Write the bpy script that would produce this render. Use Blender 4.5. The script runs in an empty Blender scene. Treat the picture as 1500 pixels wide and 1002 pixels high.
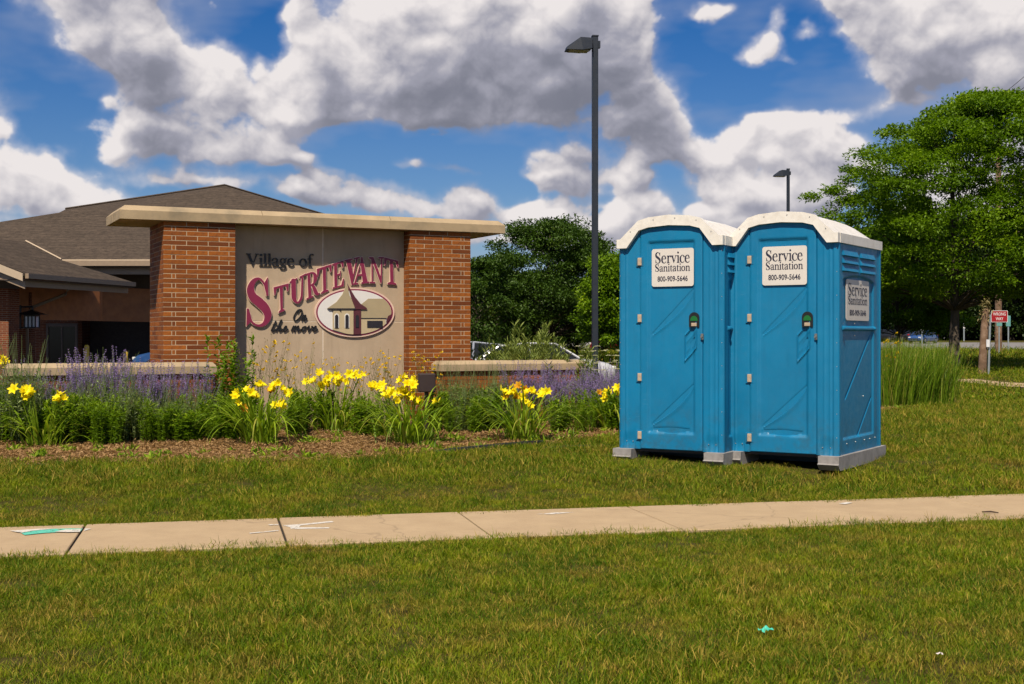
import bpy, bmesh, math, random
import numpy as np
from mathutils import Vector, Matrix
random.seed(7); RNG = np.random.default_rng(7)
PI = math.pi
sc = bpy.context.scene
COL = sc.collection
F = 1850.0            # focal length of the photograph in its own pixels (1500 wide)
EYE = 1.58
HOR = 492.0
# ------------------------------------------------------------------ camera
cam_d = bpy.data.cameras.new('camera'); cam = bpy.data.objects.new('camera', cam_d); COL.objects.link(cam)
cam.location = (0, 0, EYE); cam.rotation_euler = (PI/2, 0, 0)
cam_d.sensor_width = 36; cam_d.lens = F*36/1500; cam_d.shift_y = -(501-HOR)/1500
cam_d.clip_end = 6000; cam_d.clip_start = 0.1
sc.camera = cam
# ------------------------------------------------------------------ sun, exposure
SUN_EL, SUN_AZ = math.radians(53), math.radians(15)   # sun stands behind the camera, 15 degrees to its left
sd = bpy.data.lights.new('sun', 'SUN'); sd.energy = 5.0; sd.angle = math.radians(0.5); sd.color = (1.0, 0.88, 0.70)
sun = bpy.data.objects.new('sun', sd); COL.objects.link(sun)
sdir = Vector((-math.sin(SUN_AZ)*math.cos(SUN_EL), -math.cos(SUN_AZ)*math.cos(SUN_EL), math.sin(SUN_EL)))
sun.rotation_euler = sdir.to_track_quat('Z', 'Y').to_euler(); sun.location = sdir*60
sc.view_settings.view_transform = 'Standard'; sc.view_settings.look = 'None'
sc.view_settings.exposure = 0.35; sc.view_settings.gamma = 1.0; sc.view_settings.use_curve_mapping = False
sc.render.engine = 'CYCLES'
try:
    sc.cycles.use_adaptive_sampling = True; sc.cycles.adaptive_threshold = 0.02
    sc.cycles.use_denoising = True
    sc.cycles.max_bounces = 6; sc.cycles.diffuse_bounces = 3; sc.cycles.glossy_bounces = 2
    sc.cycles.transmission_bounces = 3; sc.cycles.transparent_max_bounces = 6
    sc.cycles.caustics_reflective = False; sc.cycles.caustics_refractive = False
except Exception: pass

# ------------------------------------------------------------------ node helpers
class NT:
    def __init__(s, tree): s.t = tree; s.n = tree.nodes; s.l = tree.links
    def new(s, typ, **kw):
        nd = s.n.new(typ)
        for k, v in kw.items(): setattr(nd, k, v)
        return nd
    def put(s, sock, v):
        if isinstance(v, bpy.types.NodeSocket): s.l.new(v, sock)
        else: sock.default_value = v
    def math(s, op, a, b=None, c=None, clamp=False):
        nd = s.new('ShaderNodeMath', operation=op, use_clamp=clamp)
        s.put(nd.inputs[0], a)
        if b is not None: s.put(nd.inputs[1], b)
        if c is not None: s.put(nd.inputs[2], c)
        return nd.outputs[0]
    def vec(s, op, a, b=None, c=None):
        nd = s.new('ShaderNodeVectorMath', operation=op)
        s.put(nd.inputs[0], a)
        if b is not None:
            if op == 'SCALE': s.put(nd.inputs['Scale'], b)
            else: s.put(nd.inputs[1], b)
        if c is not None: s.put(nd.inputs[2], c)
        return nd.outputs['Value'] if op in ('DOT_PRODUCT', 'LENGTH', 'DISTANCE') else nd.outputs['Vector']
    def noise(s, vec, scale, detail=4, rough=.55, dist=0.0, out='Fac'):
        nd = s.new('ShaderNodeTexNoise'); s.put(nd.inputs['Vector'], vec) if vec is not None else None
        nd.inputs['Scale'].default_value = scale; nd.inputs['Detail'].default_value = detail
        nd.inputs['Roughness'].default_value = rough; nd.inputs['Distortion'].default_value = dist
        return nd.outputs[out]
    def vor(s, vec, scale, detail=0.0, feature='F1', rand=1.0, out='Distance'):
        nd = s.new('ShaderNodeTexVoronoi', feature=feature); s.put(nd.inputs['Vector'], vec)
        nd.inputs['Scale'].default_value = scale
        if 'Detail' in nd.inputs: nd.inputs['Detail'].default_value = detail
        nd.inputs['Randomness'].default_value = rand
        return nd.outputs[out]
    def rng(s, v, a, b, c=0.0, d=1.0, smooth=False):
        nd = s.new('ShaderNodeMapRange', interpolation_type='SMOOTHSTEP' if smooth else 'LINEAR')
        s.put(nd.inputs[0], v)
        for i, x in enumerate((a, b, c, d)): s.put(nd.inputs[i+1], x)
        return nd.outputs[0]
    def mix(s, f, a, b, blend='MIX'):
        nd = s.new('ShaderNodeMix', data_type='RGBA', blend_type=blend)
        s.put(nd.inputs[0], f)
        s.put(nd.inputs[6], a if isinstance(a, bpy.types.NodeSocket) else (*a[:3], 1))
        s.put(nd.inputs[7], b if isinstance(b, bpy.types.NodeSocket) else (*b[:3], 1))
        return nd.outputs[2]

def srgb(r, g, b):
    f = lambda c: (c/255/12.92 if c/255 <= .04045 else ((c/255+.055)/1.055)**2.4)
    return (f(r), f(g), f(b))

# ------------------------------------------------------------------ world: Nishita sky with cumulus
world = bpy.data.worlds.new('World'); sc.world = world; world.use_nodes = True
wt = NT(world.node_tree); wt.n.clear()
SKY_STR = 0.08
CLOUD_DARK = srgb(98, 102, 116); CLOUD_MID = srgb(154, 154, 167); CLOUD_LIT = srgb(228, 222, 221)
sky = wt.new('ShaderNodeTexSky', sky_type='NISHITA'); sky.sun_disc = False
sky.sun_elevation = SUN_EL; sky.sun_rotation = math.radians(180)+SUN_AZ
sky.altitude = 200; sky.air_density = 1.0; sky.dust_density = 0.6; sky.ozone_density = 2.5
tc = wt.new('ShaderNodeTexCoord'); dirv = tc.outputs['Generated']
sep = wt.new('ShaderNodeSeparateXYZ'); wt.put(sep.inputs[0], dirv)
az = wt.math('ARCTAN2', sep.outputs[0], sep.outputs[1])
el = wt.math('ARCSINE', sep.outputs[2])
# ------------------------------------------------------------------ cumulus: the cloud cover computed by direction (azimuth, elevation)
def vnoise(x, y, per, seed):
    """gradient noise on a lattice that repeats every PER cells in x (all round the horizon)"""
    xi = np.floor(x).astype(np.int64); yi = np.floor(y).astype(np.int64); fx = x-xi; fy = y-yi
    tab = np.random.default_rng(seed).random(4096)*2*np.pi
    def grad(ix, iy, dx, dy):
        h = ((ix % per)*374761 + iy*668265+seed*9176) % 4093
        a = tab[h]; return np.cos(a)*dx+np.sin(a)*dy
    u = fx*fx*fx*(fx*(fx*6-15)+10); v = fy*fy*fy*(fy*(fy*6-15)+10)
    a = grad(xi, yi, fx, fy); b = grad(xi+1, yi, fx-1, fy); c = grad(xi, yi+1, fx, fy-1); d = grad(xi+1, yi+1, fx-1, fy-1)
    return (a+(b-a)*u+(c-a)*v+(a-b-c+d)*u*v)*1.5
def fbm(az, el, f, octs, gain=.5, seed=1, billow=False):
    s = 0; amp = 1; tot = 0; fr = f
    for o in range(octs):
        k = fr/(2*np.pi); n = vnoise(az*k, el*k, int(fr), seed+o)
        if billow: n = np.sqrt(n*n+.012)*1.7-.42
        s = s+n*amp; tot += amp; amp *= gain; fr = int(fr*2.03)
    return s/tot
CLOUDS = [  # photo px, py, rx, ry, weight : cumulus heaps of the day, by direction
 (90, -25, 50, 40, 1.0), (150, -10, 60, 40, 1.1), (205, 20, 42, 45, 1.15), (150, 55, 50, 32, .85), (190, 80, 42, 30, .95), (240, 95, 45, 30, 1.05), (320, 92, 26, 24, .95), (300, 130, 62, 28, 1.15), (370, 150, 46, 18, .9), (225, 130, 40, 26, .85),
 (410, 172, 36, 12, .55), (290, 185, 75, 26, 1.1), (235, 195, 40, 20, .8), (330, 228, 48, 18, .9), (270, 222, 50, 18, .95), (380, 98, 10, 14, .5), (395, 125, 14, 14, .5),
 (440, 20, 18, 34, .9), (455, 60, 26, 34, 1.0), (430, 110, 30, 26, .9), (480, 125, 42, 32, 1.1), (530, 60, 62, 60, 1.25), (640, 30, 90, 60, 1.3), (760, 20, 90, 60, 1.3), (870, 20, 55, 50, 1.2), (600, 120, 95, 42, 1.3), (740, 115, 95, 50, 1.3), (860, 100, 60, 60, 1.2), (490, 165, 50, 20, .8), (640, 170, 90, 20, .9), (790, 172, 70, 20, .9),
 (935, 80, 20, 34, .95), (945, 130, 30, 28, 1.05), (985, 150, 18, 26, .8), (930, 180, 48, 20, 1.0), (975, 205, 32, 20, 1.0), (1010, 235, 30, 16, .9), (960, 225, 26, 16, .7),
 (20, 250, 40, 22, .9), (70, 255, 26, 20, .9), (60, 285, 60, 18, .9), (115, 295, 40, 14, .8), (0, 188, 18, 12, .8), (240, 262, 40, 9, .7), (310, 266, 60, 10, .85), (170, 222, 14, 18, .6), (150, 145, 12, 10, .45), (215, 188, 20, 10, .5), (205, 240, 20, 12, .5),
 (430, 282, 20, 10, .9), (470, 286, 26, 14, .95), (525, 280, 24, 16, 1.0), (560, 292, 32, 14, .95), (610, 300, 26, 11, .8), (500, 262, 20, 8, .5), (700, 290, 20, 14, 1.0), (690, 305, 32, 12, .9), (780, 318, 24, 12, 1.0), (830, 324, 26, 10, .8), (905, 318, 20, 12, .9), (945, 300, 24, 14, .95), (935, 262, 16, 16, .85), (880, 345, 60, 12, .6), (700, 340, 90, 14, .6),
 (672, 250, 28, 6, .50), (610, 243, 20, 6, .45), (800, 260, 22, 5, .45),
 (1130, 178, 24, 18, 1.15), (1100, 200, 36, 20, 1.1), (1165, 195, 32, 18, 1.05), (1070, 228, 34, 20, 1.0), (1140, 225, 60, 22, 1.15), (1205, 222, 30, 18, .85), (1235, 205, 26, 14, .6), (1025, 265, 26, 14, .7), (1080, 278, 40, 18, .9), (1150, 285, 50, 18, .95), (1210, 275, 40, 16, .8), (1200, 250, 24, 10, .5), (1090, 320, 70, 14, .7),
 (1038, 22, 30, 14, .95), (1010, 28, 12, 8, .6), (1134, 35, 16, 18, .9), (1125, 65, 26, 16, .95), (1100, 82, 26, 10, .7), (1190, 48, 18, 9, .55), (1160, 85, 20, 8, .5),
 (1255, 0, 34, 22, 1.0), (1290, 30, 40, 28, 1.1), (1350, 30, 60, 40, 1.25), (1440, 40, 70, 50, 1.25), (1330, 75, 50, 24, 1.1), (1420, 90, 80, 28, 1.15), (1500, 80, 60, 40, 1.1), (1322, 125, 14, 18, .8), (1300, 152, 24, 12, .65), (1340, 145, 30, 10, .5), (1540, 90, 90, 60, 1.0), (1250, 170, 40, 10, .4),
 (1600, 250, 90, 40, 1.0), (-120, 150, 90, 50, 1.0), (-180, 290, 100, 30, .9), (1750, 120, 100, 50, 1.0), (-260, 40, 100, 60, 1.0),
]
def cloud_map(a0, a1, e0, e1, w, h, octs):
    az, el = np.meshgrid(np.linspace(a0, a1, w, dtype=np.float64), np.linspace(e0, e1, h))
    w1 = fbm(az, el*1.25, 90, 3, .55, 11); w2 = fbm(az, el*1.25, 90, 3, .55, 31)
    w3 = fbm(az, el*1.2, 330, 3, .6, 51); w4 = fbm(az, el*1.2, 330, 3, .6, 71)
    A = az+w1*.013+w3*.0045; E = el+w2*.009+w4*.0040
    S = np.zeros_like(az)
    front = np.abs(az) < .75
    if front.any():
        for (bx, by, rx, ry, wt_) in CLOUDS:
            ca = math.atan((bx-750)/F); ce = math.atan((HOR-by)/F*math.cos(ca))
            if 240 < by < 360: rx, ry = rx*1.2, ry*1.3
            dx = (A-ca)*F/rx*.92; dy = (E-ce)*F/ry*.92
            dy = np.where(dy < 0, dy*1.2, dy)
            q = dx*dx+dy*dy
            S = np.maximum(S, 0)+wt_*np.exp(-q)*(q < 9)
    gen = np.clip((fbm(az, el*1.6, 9, 4, .55, 77)-.05)*3.4, 0, 1.6)*np.clip((el+.02)*12, 0, 1)
    sm = lambda x: x*x*(3-2*x)
    off = np.maximum(sm(np.clip((np.abs(az)-.48)/.2, 0, 1)), sm(np.clip((el-.31)/.14, 0, 1)))
    S = S+gen*off
    low = np.clip((fbm(az+w1*.01, el*1.9+w2*.01, 44, 4, .55, 141)-.02)*4.2, 0, 1.1)*np.clip((el-.015)*30, 0, 1)*np.clip((.165-el)*22, 0, 1); S = S+low*.85
    S = 1.3*(1-np.exp(-S*1.0))
    bil = fbm(az+w1*.010, el*1.1+w2*.008, 95, octs, .48, 5, True)
    big = fbm(az+w1*.02, el*1.1+w2*.012, 46, 3, .5, 45, True)
    lump = fbm(az+w2*.01, el*1.2+w1*.01, 40, 3, .6, 91)
    fn = fbm(az+w2*.004, el*1.2, 170, octs-1, .62, 15)
    body = S-.42
    Fd = body*.95+bil*.62+big*.42+fn*.30+lump*.55
    alpha = sm(np.clip((Fd+.05)/.26, 0, 1))
    soft = sm(np.clip((Fd+.34)/.6, 0, 1))*.62           # wisps round each heap
    alpha = np.maximum(alpha, soft*sm(np.clip(body*1.7+.72, 0, 1)))
    px = (a1-a0)/w; py = (e1-e0)/h
    shape = body*.8+bil*.75+big*.65+lump*.5+fn*.16
    dens = np.clip(shape, 0, 1.1)
    def march(D, r0, n, pw, g0, ax=.4):
        occ = np.zeros_like(D); tot = 0
        for k in range(1, n):
            d = r0*k**pw
            ix = int(round(ax*d/px)); iy = int(round(d/py))
            sh = np.roll(D, ix, axis=1)
            if iy > 0: sh = np.vstack([sh[iy:], np.repeat(sh[-1:], min(iy, h), axis=0)])[:h]
            g = 1/(k**g0); occ += sh*g; tot += g
        return occ/tot
    far = march(dens, .005, 14, 1.15, .15); near = march(dens, .0016, 7, 1.1, .2)
    br = np.exp(-far*far*3.0-far*.5)*.74+.17
    br = br+np.clip(dens-near, -.20, .36)*1.0                 # sunlit crowns of the single puffs
    br = br+fbm(az, el, 24, 3, .5, 55)*.16+bil*.10
    rim = np.clip(.20-Fd, 0, .2)*1.0; br = br+rim*.4
    thin = np.clip(fbm(az, el*2.6, 30, 5, .6, 66)*1.6+.18, 0, 1)*.55
    br = np.where(br < .25, .25-(.25-br)*.55, br)
    return np.clip(alpha, 0, 1), np.clip(br, 0, 1), thin
def sky_image(name, a0, a1, e0, e1, w, h, octs):
    al, br, th = cloud_map(a0, a1, e0, e1, w, h, octs)
    im = bpy.data.images.new(name, w, h, alpha=False, float_buffer=False); im.colorspace_settings.name = 'Non-Color'
    px = np.ones((h, w, 4), np.float32); px[..., 0] = al; px[..., 1] = br; px[..., 2] = th
    im.pixels.foreach_set(px.ravel()); im.update(); im.pack()
    cb = wt.new('ShaderNodeCombineXYZ')
    wt.put(cb.inputs[0], wt.rng(az, a0, a1)); wt.put(cb.inputs[1], wt.rng(el, e0, e1))
    tx = wt.new('ShaderNodeTexImage', interpolation='Cubic' if w > 1500 else 'Linear', extension='EXTEND'); tx.image = im; wt.put(tx.inputs[0], cb.outputs[0])
    return tx.outputs[0]
tf = sky_image('cumulus_ahead', -.62, .62, -.02, .42, 2200, 780, 7)
ta = sky_image('cumulus_around', -PI, PI, -.02, PI/2, 1500, 380, 5)
inw = wt.math('MULTIPLY', wt.rng(wt.math('ABSOLUTE', az), .56, .61, 1, 0), wt.rng(el, .37, .41, 1, 0))
tex = wt.mix(inw, ta, tf)
sp2 = wt.new('ShaderNodeSeparateColor'); wt.put(sp2.inputs[0], tex)
alpha, br, thin = sp2.outputs[0], sp2.outputs[1], sp2.outputs[2]
ccol = wt.mix(wt.rng(br, .5, 1), wt.mix(wt.rng(br, 0, .5), CLOUD_DARK, CLOUD_MID), CLOUD_LIT)
skc = wt.vec('SCALE', sky.outputs[0], SKY_STR)
skc = wt.mix(wt.rng(el, .02, .3), wt.mix(1.0, skc, (.66, .74, .90), 'MULTIPLY'), wt.mix(1.0, skc, (.03, .43, .90), 'MULTIPLY'))
skc = wt.mix(thin, skc, srgb(150, 160, 185))
fin = wt.vec('SCALE', wt.mix(wt.math('MULTIPLY', alpha, wt.rng(el, -.01, .02)), skc, ccol), .85)
bg = wt.new('ShaderNodeBackground'); wt.put(bg.inputs[0], fin); bg.inputs[1].default_value = 1.0
wo = wt.new('ShaderNodeOutputWorld'); wt.l.new(bg.outputs[0], wo.inputs[0])
try: world.cycles.sampling_method = 'MANUAL'; world.cycles.sample_map_resolution = 512
except Exception: pass

# ------------------------------------------------------------------ object helpers
def tag(o, label=None, cat=None, group=None, kind=None):
    if label: o['label'] = label
    if cat: o['category'] = cat
    if group: o['group'] = group
    if kind: o['kind'] = kind
    return o
def empty(name, loc=(0, 0, 0), rz=0, label=None, cat=None, group=None):
    o = bpy.data.objects.new(name, None); COL.objects.link(o); o.location = loc; o.rotation_euler = (0, 0, rz)
    o.empty_display_size = .2
    return tag(o, label, cat, group)
def link(name, me, parent=None, loc=None, rz=None):
    o = bpy.data.objects.new(name, me); COL.objects.link(o)
    if parent: o.parent = parent
    if loc is not None: o.location = loc
    if rz is not None: o.rotation_euler = (0, 0, rz)
    return o
def mesh_np(name, V, Fc, mats, smooth=False, midx=None, tint=None):
    """V (n,3); Fc (m,k) array or list of faces"""
    me = bpy.data.meshes.new(name)
    if isinstance(Fc, np.ndarray):
        m, k = Fc.shape
        me.vertices.add(len(V)); me.vertices.foreach_set('co', np.asarray(V, np.float32).ravel())
        me.loops.add(m*k); me.loops.foreach_set('vertex_index', Fc.astype(np.int32).ravel())
        me.polygons.add(m); me.polygons.foreach_set('loop_start', np.arange(0, m*k, k, dtype=np.int32))
        me.polygons.foreach_set('loop_total', np.full(m, k, np.int32))
        if midx is not None: me.polygons.foreach_set('material_index', np.asarray(midx, np.int32))
        me.update(calc_edges=True)
    else:
        me.from_pydata([tuple(v) for v in V], [], [tuple(f) for f in Fc])
        if midx is not None:
            for p_, i in zip(me.polygons, midx): p_.material_index = i
        me.update()
    for m_ in (mats if isinstance(mats, (list, tuple)) else [mats]): me.materials.append(m_)
    if smooth: me.polygons.foreach_set('use_smooth', np.ones(len(me.polygons), bool))
    if tint is not None:
        a = me.attributes.new('tint', 'FLOAT', 'POINT'); a.data.foreach_set('value', np.asarray(tint, np.float32))
    return me
class MB:
    """collects shapes into one mesh"""
    def __init__(s): s.v = []; s.f = []; s.m = []
    def add(s, V, Fs, mi=0):
        b = len(s.v); s.v += [tuple(v) for v in V]; s.f += [tuple(i+b for i in f) for f in Fs]; s.m += [mi]*len(Fs); return s
    def box(s, x0, x1, y0, y1, z0, z1, mi=0, M=None, b=0.0):
        if b > 0:
            bm = bmesh.new(); bmesh.ops.create_cube(bm, size=1)
            for v in bm.verts: v.co = Vector(((x0+x1)/2+v.co.x*(x1-x0), (y0+y1)/2+v.co.y*(y1-y0), (z0+z1)/2+v.co.z*(z1-z0)))
            bmesh.ops.bevel(bm, geom=list(bm.edges), offset=b, segments=1, affect='EDGES')
            bm.verts.index_update(); V = [v.co.copy() for v in bm.verts]; Fs = [[v.index for v in f.verts] for f in bm.faces]; bm.free()
        else:
            V = [Vector((x, y, z)) for z in (z0, z1) for y in (y0, y1) for x in (x0, x1)]
            Fs = [(0, 2, 3, 1), (4, 5, 7, 6), (0, 1, 5, 4), (1, 3, 7, 5), (3, 2, 6, 7), (2, 0, 4, 6)]
        if M is not None: V = [M @ Vector(v) for v in V]
        return s.add(V, Fs, mi)
    def prism(s, poly, ax, a0, a1, mi=0):
        """extrude a 2-D polygon along axis ax ('x','y','z') from a0 to a1"""
        n = len(poly)
        def P(u, v, w): return {'x': (w, u, v), 'y': (u, w, v), 'z': (u, v, w)}[ax]
        V = [P(u, v, a0) for u, v in poly]+[P(u, v, a1) for u, v in poly]
        Fs = [tuple(range(n)), tuple(reversed(range(n, 2*n)))]+[(i, i+n, (i+1) % n+n, (i+1) % n) for i in range(n)]
        return s.add(V, Fs, mi)
    def tube(s, pts, rad, n=6, mi=0, cap=True):
        pts = [Vector(q) for q in pts]; k = len(pts); rad = rad if isinstance(rad, (list, tuple)) else [rad]*k
        V = []; 
        for i, q in enumerate(pts):
            t = (pts[min(i+1, k-1)]-pts[max(i-1, 0)]).normalized()
            a = t.cross(Vector((0, 0, 1)) if abs(t.z) < .9 else Vector((1, 0, 0))).normalized(); b_ = t.cross(a)
            for j in range(n):
                w = 2*PI*j/n; V.append(q+(a*math.cos(w)+b_*math.sin(w))*rad[i])
        Fs = [(i*n+j, i*n+(j+1) % n, (i+1)*n+(j+1) % n, (i+1)*n+j) for i in range(k-1) for j in range(n)]
        if cap: Fs += [tuple(reversed(range(n))), tuple(range((k-1)*n, k*n))]
        return s.add(V, Fs, mi)
    def mesh(s, name, mats, smooth=False):
        bm = bmesh.new(); vs = [bm.verts.new(v) for v in s.v]
        for f, m_ in zip(s.f, s.m):
            try: ff = bm.faces.new([vs[i] for i in f]); ff.material_index = m_; ff.smooth = smooth
            except ValueError: pass
        bmesh.ops.recalc_face_normals(bm, faces=bm.faces)
        me = bpy.data.meshes.new(name); bm.to_mesh(me); bm.free()
        for m_ in (mats if isinstance(mats, (list, tuple)) else [mats]): me.materials.append(m_)
        return me
    def obj(s, name, mats, parent=None, loc=None, rz=None, smooth=False):
        return link(name, s.mesh(name, mats, smooth), parent, loc, rz)
def smooth_by_angle(me, ang=35):
    bm = bmesh.new(); bm.from_mesh(me)
    for f in bm.faces: f.smooth = True
    for e in bm.edges:
        if len(e.link_faces) == 2 and e.calc_face_angle(0) > math.radians(ang): e.smooth = False
    bm.to_mesh(me); bm.free()
def copy_tree(o, parent=None):
    c = o.copy(); COL.objects.link(c)
    if parent: c.parent = parent
    for ch in [x for x in o.children]: copy_tree(ch, c)
    return c
def at(px, py, Y):
    return Vector(((px-750)/F*Y, Y, EYE-(py-HOR)/F*Y))

# ------------------------------------------------------------------ materials
def material(name, build):
    m = bpy.data.materials.new(name); m.use_nodes = True; nt = NT(m.node_tree); nt.n.clear()
    out = nt.new('ShaderNodeOutputMaterial'); sh = build(nt); nt.l.new(sh, out.inputs[0]); return m
def pbsdf(nt, col, rough=.6, bump=None, metal=0.0, spec=.5, coat=0.0, bdist=.01, bstr=.5, trans=0.0):
    b = nt.new('ShaderNodeBsdfPrincipled')
    nt.put(b.inputs['Base Color'], col if isinstance(col, bpy.types.NodeSocket) else (*col[:3], 1))
    nt.put(b.inputs['Roughness'], rough); nt.put(b.inputs['Metallic'], metal); b.inputs['Specular IOR Level'].default_value = spec
    b.inputs['Coat Weight'].default_value = coat
    if trans: b.inputs['Transmission Weight'].default_value = trans
    if bump is not None:
        bp = nt.new('ShaderNodeBump'); nt.put(bp.inputs['Height'], bump); bp.inputs['Distance'].default_value = bdist; bp.inputs['Strength'].default_value = bstr
        nt.l.new(bp.outputs[0], b.inputs['Normal'])
    return b.outputs[0]
def opos(nt): return nt.new('ShaderNodeTexCoord').outputs['Object']
def wpos(nt): return nt.new('ShaderNodeNewGeometry').outputs['Position']
def simple(name, col, rough=.6, metal=0.0, var=.12, scale=6, spec=.5, bump=0.0, bscale=60, dirt=None, dscale=2.0, damt=.4, coat=0.0, world=False):
    def b(nt):
        P = wpos(nt) if world else opos(nt)
        n = nt.noise(P, scale, 5, .6)
        c = nt.mix(nt.rng(n, .3, .7), [x*(1-var) for x in col], [min(1, x*(1+var)) for x in col])
        if dirt is not None:
            c = nt.mix(nt.rng(nt.noise(P, dscale, 6, .65), .48, .75, 0, damt), c, dirt)
        bp = nt.noise(P, bscale, 4, .6) if bump else None
        r = nt.rng(nt.noise(P, scale*2.3, 4, .6), .3, .7, rough*.85, min(1, rough*1.15))
        return pbsdf(nt, c, r, bp, metal, spec, coat, bdist=.004, bstr=bump)
    return material(name, b)
def leafmat(name, c1, c2, c3=None, rough=.5, trans=.35, wscale=.8, spec=.25, wamt=.35):
    """foliage: colour by the leaf's own tint plus slow drift over the ground; part of the light goes through"""
    def b(nt):
        at_ = nt.new('ShaderNodeAttribute', attribute_name='tint').outputs['Fac']
        wn = nt.noise(wpos(nt), wscale, 3, .5)
        f = nt.math('ADD', nt.math('MULTIPLY', at_, 1-wamt), nt.math('MULTIPLY', nt.rng(wn, .3, .7), wamt), clamp=True)
        c = nt.mix(nt.rng(f, 0, .6 if c3 else 1), c1, c2)
        if c3: c = nt.mix(nt.rng(f, .72, .98), c, c3)
        p = pbsdf(nt, c, rough, spec=spec)
        t = nt.new('ShaderNodeBsdfTranslucent'); nt.put(t.inputs[0], nt.mix(1.0, c, (1.25, 1.35, .6), 'MULTIPLY'))
        mx = nt.new('ShaderNodeMixShader'); mx.inputs[0].default_value = trans
        nt.l.new(p, mx.inputs[1]); nt.l.new(t.outputs[0], mx.inputs[2]); return mx.outputs[0]
    return material(name, b)

# ------------------------------------------------------------------ terrain height
XS = [-50, 11.35, 12.2, 13.0, 15, 18, 21, 27, 35, 45, 55, 70, 100, 111, 150, 250, 700, 5000]
ZS = [0, 0, .05, .14, .24, .28, .26, .0, -.15, -.05, .06, .25, .31, .34, .86, 1.30, 1.45, 1.45]
TS = 0.236
def gh(X, Y):
    X = np.asarray(X, float); Y = np.asarray(Y, float)
    w = np.clip((Y-20)/20, 0, 1)
    t = Y-TS*X*(1-w)
    z = np.interp(t, XS, ZS)
    return z
def ghs(X, Y): return float(gh(X, Y))
def at_ground(px, py, dz=0.0):
    """point of the terrain seen at that direction"""
    sx = (px-750)/F; sz = -(py-HOR)/F
    Y = np.concatenate([np.arange(4, 60, .02), np.arange(60, 400, .25)])
    d = EYE+sz*Y-(gh(sx*Y, Y)+dz); k = int(np.argmax(d < 0))
    y = Y[k]; return Vector((sx*y, y, float(gh(sx*y, y))))

# ------------------------------------------------------------------ lettering: serif glyphs drawn with strokes, turned into solid outlines
TH, TN = .17, .06
def arc(cx, cy, rx, ry, a0, a1, n=14, T=TH, t=TN):
    o = []
    for i in range(n+1):
        a = math.radians(a0+(a1-a0)*i/n); o.append((cx+rx*math.cos(a), cy+ry*math.sin(a), t+(T-t)*abs(math.cos(a))**1.3))
    return o
def ln(x0, y0, x1, y1, w): return [(x0, y0, w), (x1, y1, w)]
def crom(pts, n=8):
    o = []; P = [pts[0]]+list(pts)+[pts[-1]]
    for i in range(1, len(P)-2):
        for k in range(n):
            t = k/n; q = []
            for c in range(3):
                a, b, d, e = P[i-1][c], P[i][c], P[i+1][c], P[i+2][c]
                q.append(.5*((2*b)+(-a+d)*t+(2*a-5*b+4*d-e)*t*t+(-a+3*b-3*d+e)*t**3))
            o.append(tuple(q))
    o.append(tuple(pts[-1])); return o
def rect(x0, y0, x1, y1): return ('p', [(x0, y0), (x1, y0), (x1, y1), (x0, y1)])
G = {}
s_ = .05
G['l'] = (.30, [rect(.075, .02, .215, 1.03), rect(.0, 0, .29, s_), ('p', [(0, .98), (.1, .93), (.1, 1.03), (.03, 1.02)])])
G['i'] = (.30, [rect(.075, .02, .215, .66), rect(.0, 0, .29, s_), ('p', [(0, .61), (.1, .56), (.1, .66), (.03, .65)]), ('s', ln(.135, .9, .14, .9, .17))])
G['a'] = (.56, [('s', crom([(.06, .49, .13), (.10, .60, .07), (.24, .655, .06), (.37, .58, .12), (.385, .42, .14), (.385, .1, .14), (.43, .03, .07), (.53, .06, .04)])),
                ('s', crom([(.36, .38, .05), (.2, .33, .06), (.08, .22, .13), (.10, .06, .12), (.22, .01, .06), (.36, .11, .05)]))])
G['o'] = (.62, [('s', arc(.29, .325, .22, .30, 0, 360, 26, .15, .06))])
G['c'] = (.52, [('s', crom([(.44, .53, .13), (.36, .64, .06), (.24, .655, .05), (.09, .5, .12), (.07, .32, .15), (.1, .13, .13), (.25, .01, .06), (.38, .04, .05), (.46, .14, .04)]))])
G['e'] = (.56, [('s', crom([(.1, .38, .045), (.43, .38, .045), (.44, .45, .1), (.37, .6, .1), (.25, .655, .05), (.1, .53, .12), (.065, .33, .15), (.1, .13, .13), (.26, .01, .06), (.4, .04, .05), (.48, .14, .04)]))])
G['g'] = (.56, [('s', arc(.24, .44, .16, .2, 0, 360, 20, .13, .05)), ('s', ln(.36, .6, .52, .64, .07)),
                ('s', crom([(.14, .26, .05), (.07, .17, .07), (.14, .09, .1), (.34, .06, .12), (.46, -.04, .09), (.42, -.18, .06), (.24, -.25, .05), (.07, -.2, .07), (.03, -.1, .08), (.12, .0, .05), (.18, .05, .05)]))])
G['f'] = (.38, [rect(.09, .02, .23, .86), rect(.01, 0, .33, s_), rect(0, .6, .36, .655), ('s', crom([(.16, .84, .13), (.19, .97, .08), (.29, 1.03, .06), (.4, .97, .12)]))])
G['r'] = (.45, [rect(.075, .02, .215, .66), rect(.0, 0, .31, s_), ('p', [(0, .61), (.1, .56), (.1, .66), (.03, .65)]), ('s', crom([(.19, .45, .05), (.26, .61, .06), (.36, .62, .1), (.42, .56, .12)]))])
G['v'] = (.58, [('p', [(.03, .64), (.18, .64), (.34, .14), (.29, 0), (.26, 0)]), ('p', [(.45, .64), (.51, .64), (.3, 0), (.27, .04)]), rect(-.02, .61, .24, .655), rect(.38, .61, .58, .655)])
G['n'] = (.68, [rect(.075, .02, .215, .66), rect(.0, 0, .29, s_), ('p', [(0, .61), (.1, .56), (.1, .66), (.03, .65)]), rect(.44, .02, .58, .45), rect(.37, 0, .66, s_),
                ('s', crom([(.18, .46, .05), (.27, .6, .07), (.4, .62, .1), (.495, .54, .14), (.51, .42, .14)]))])
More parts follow.
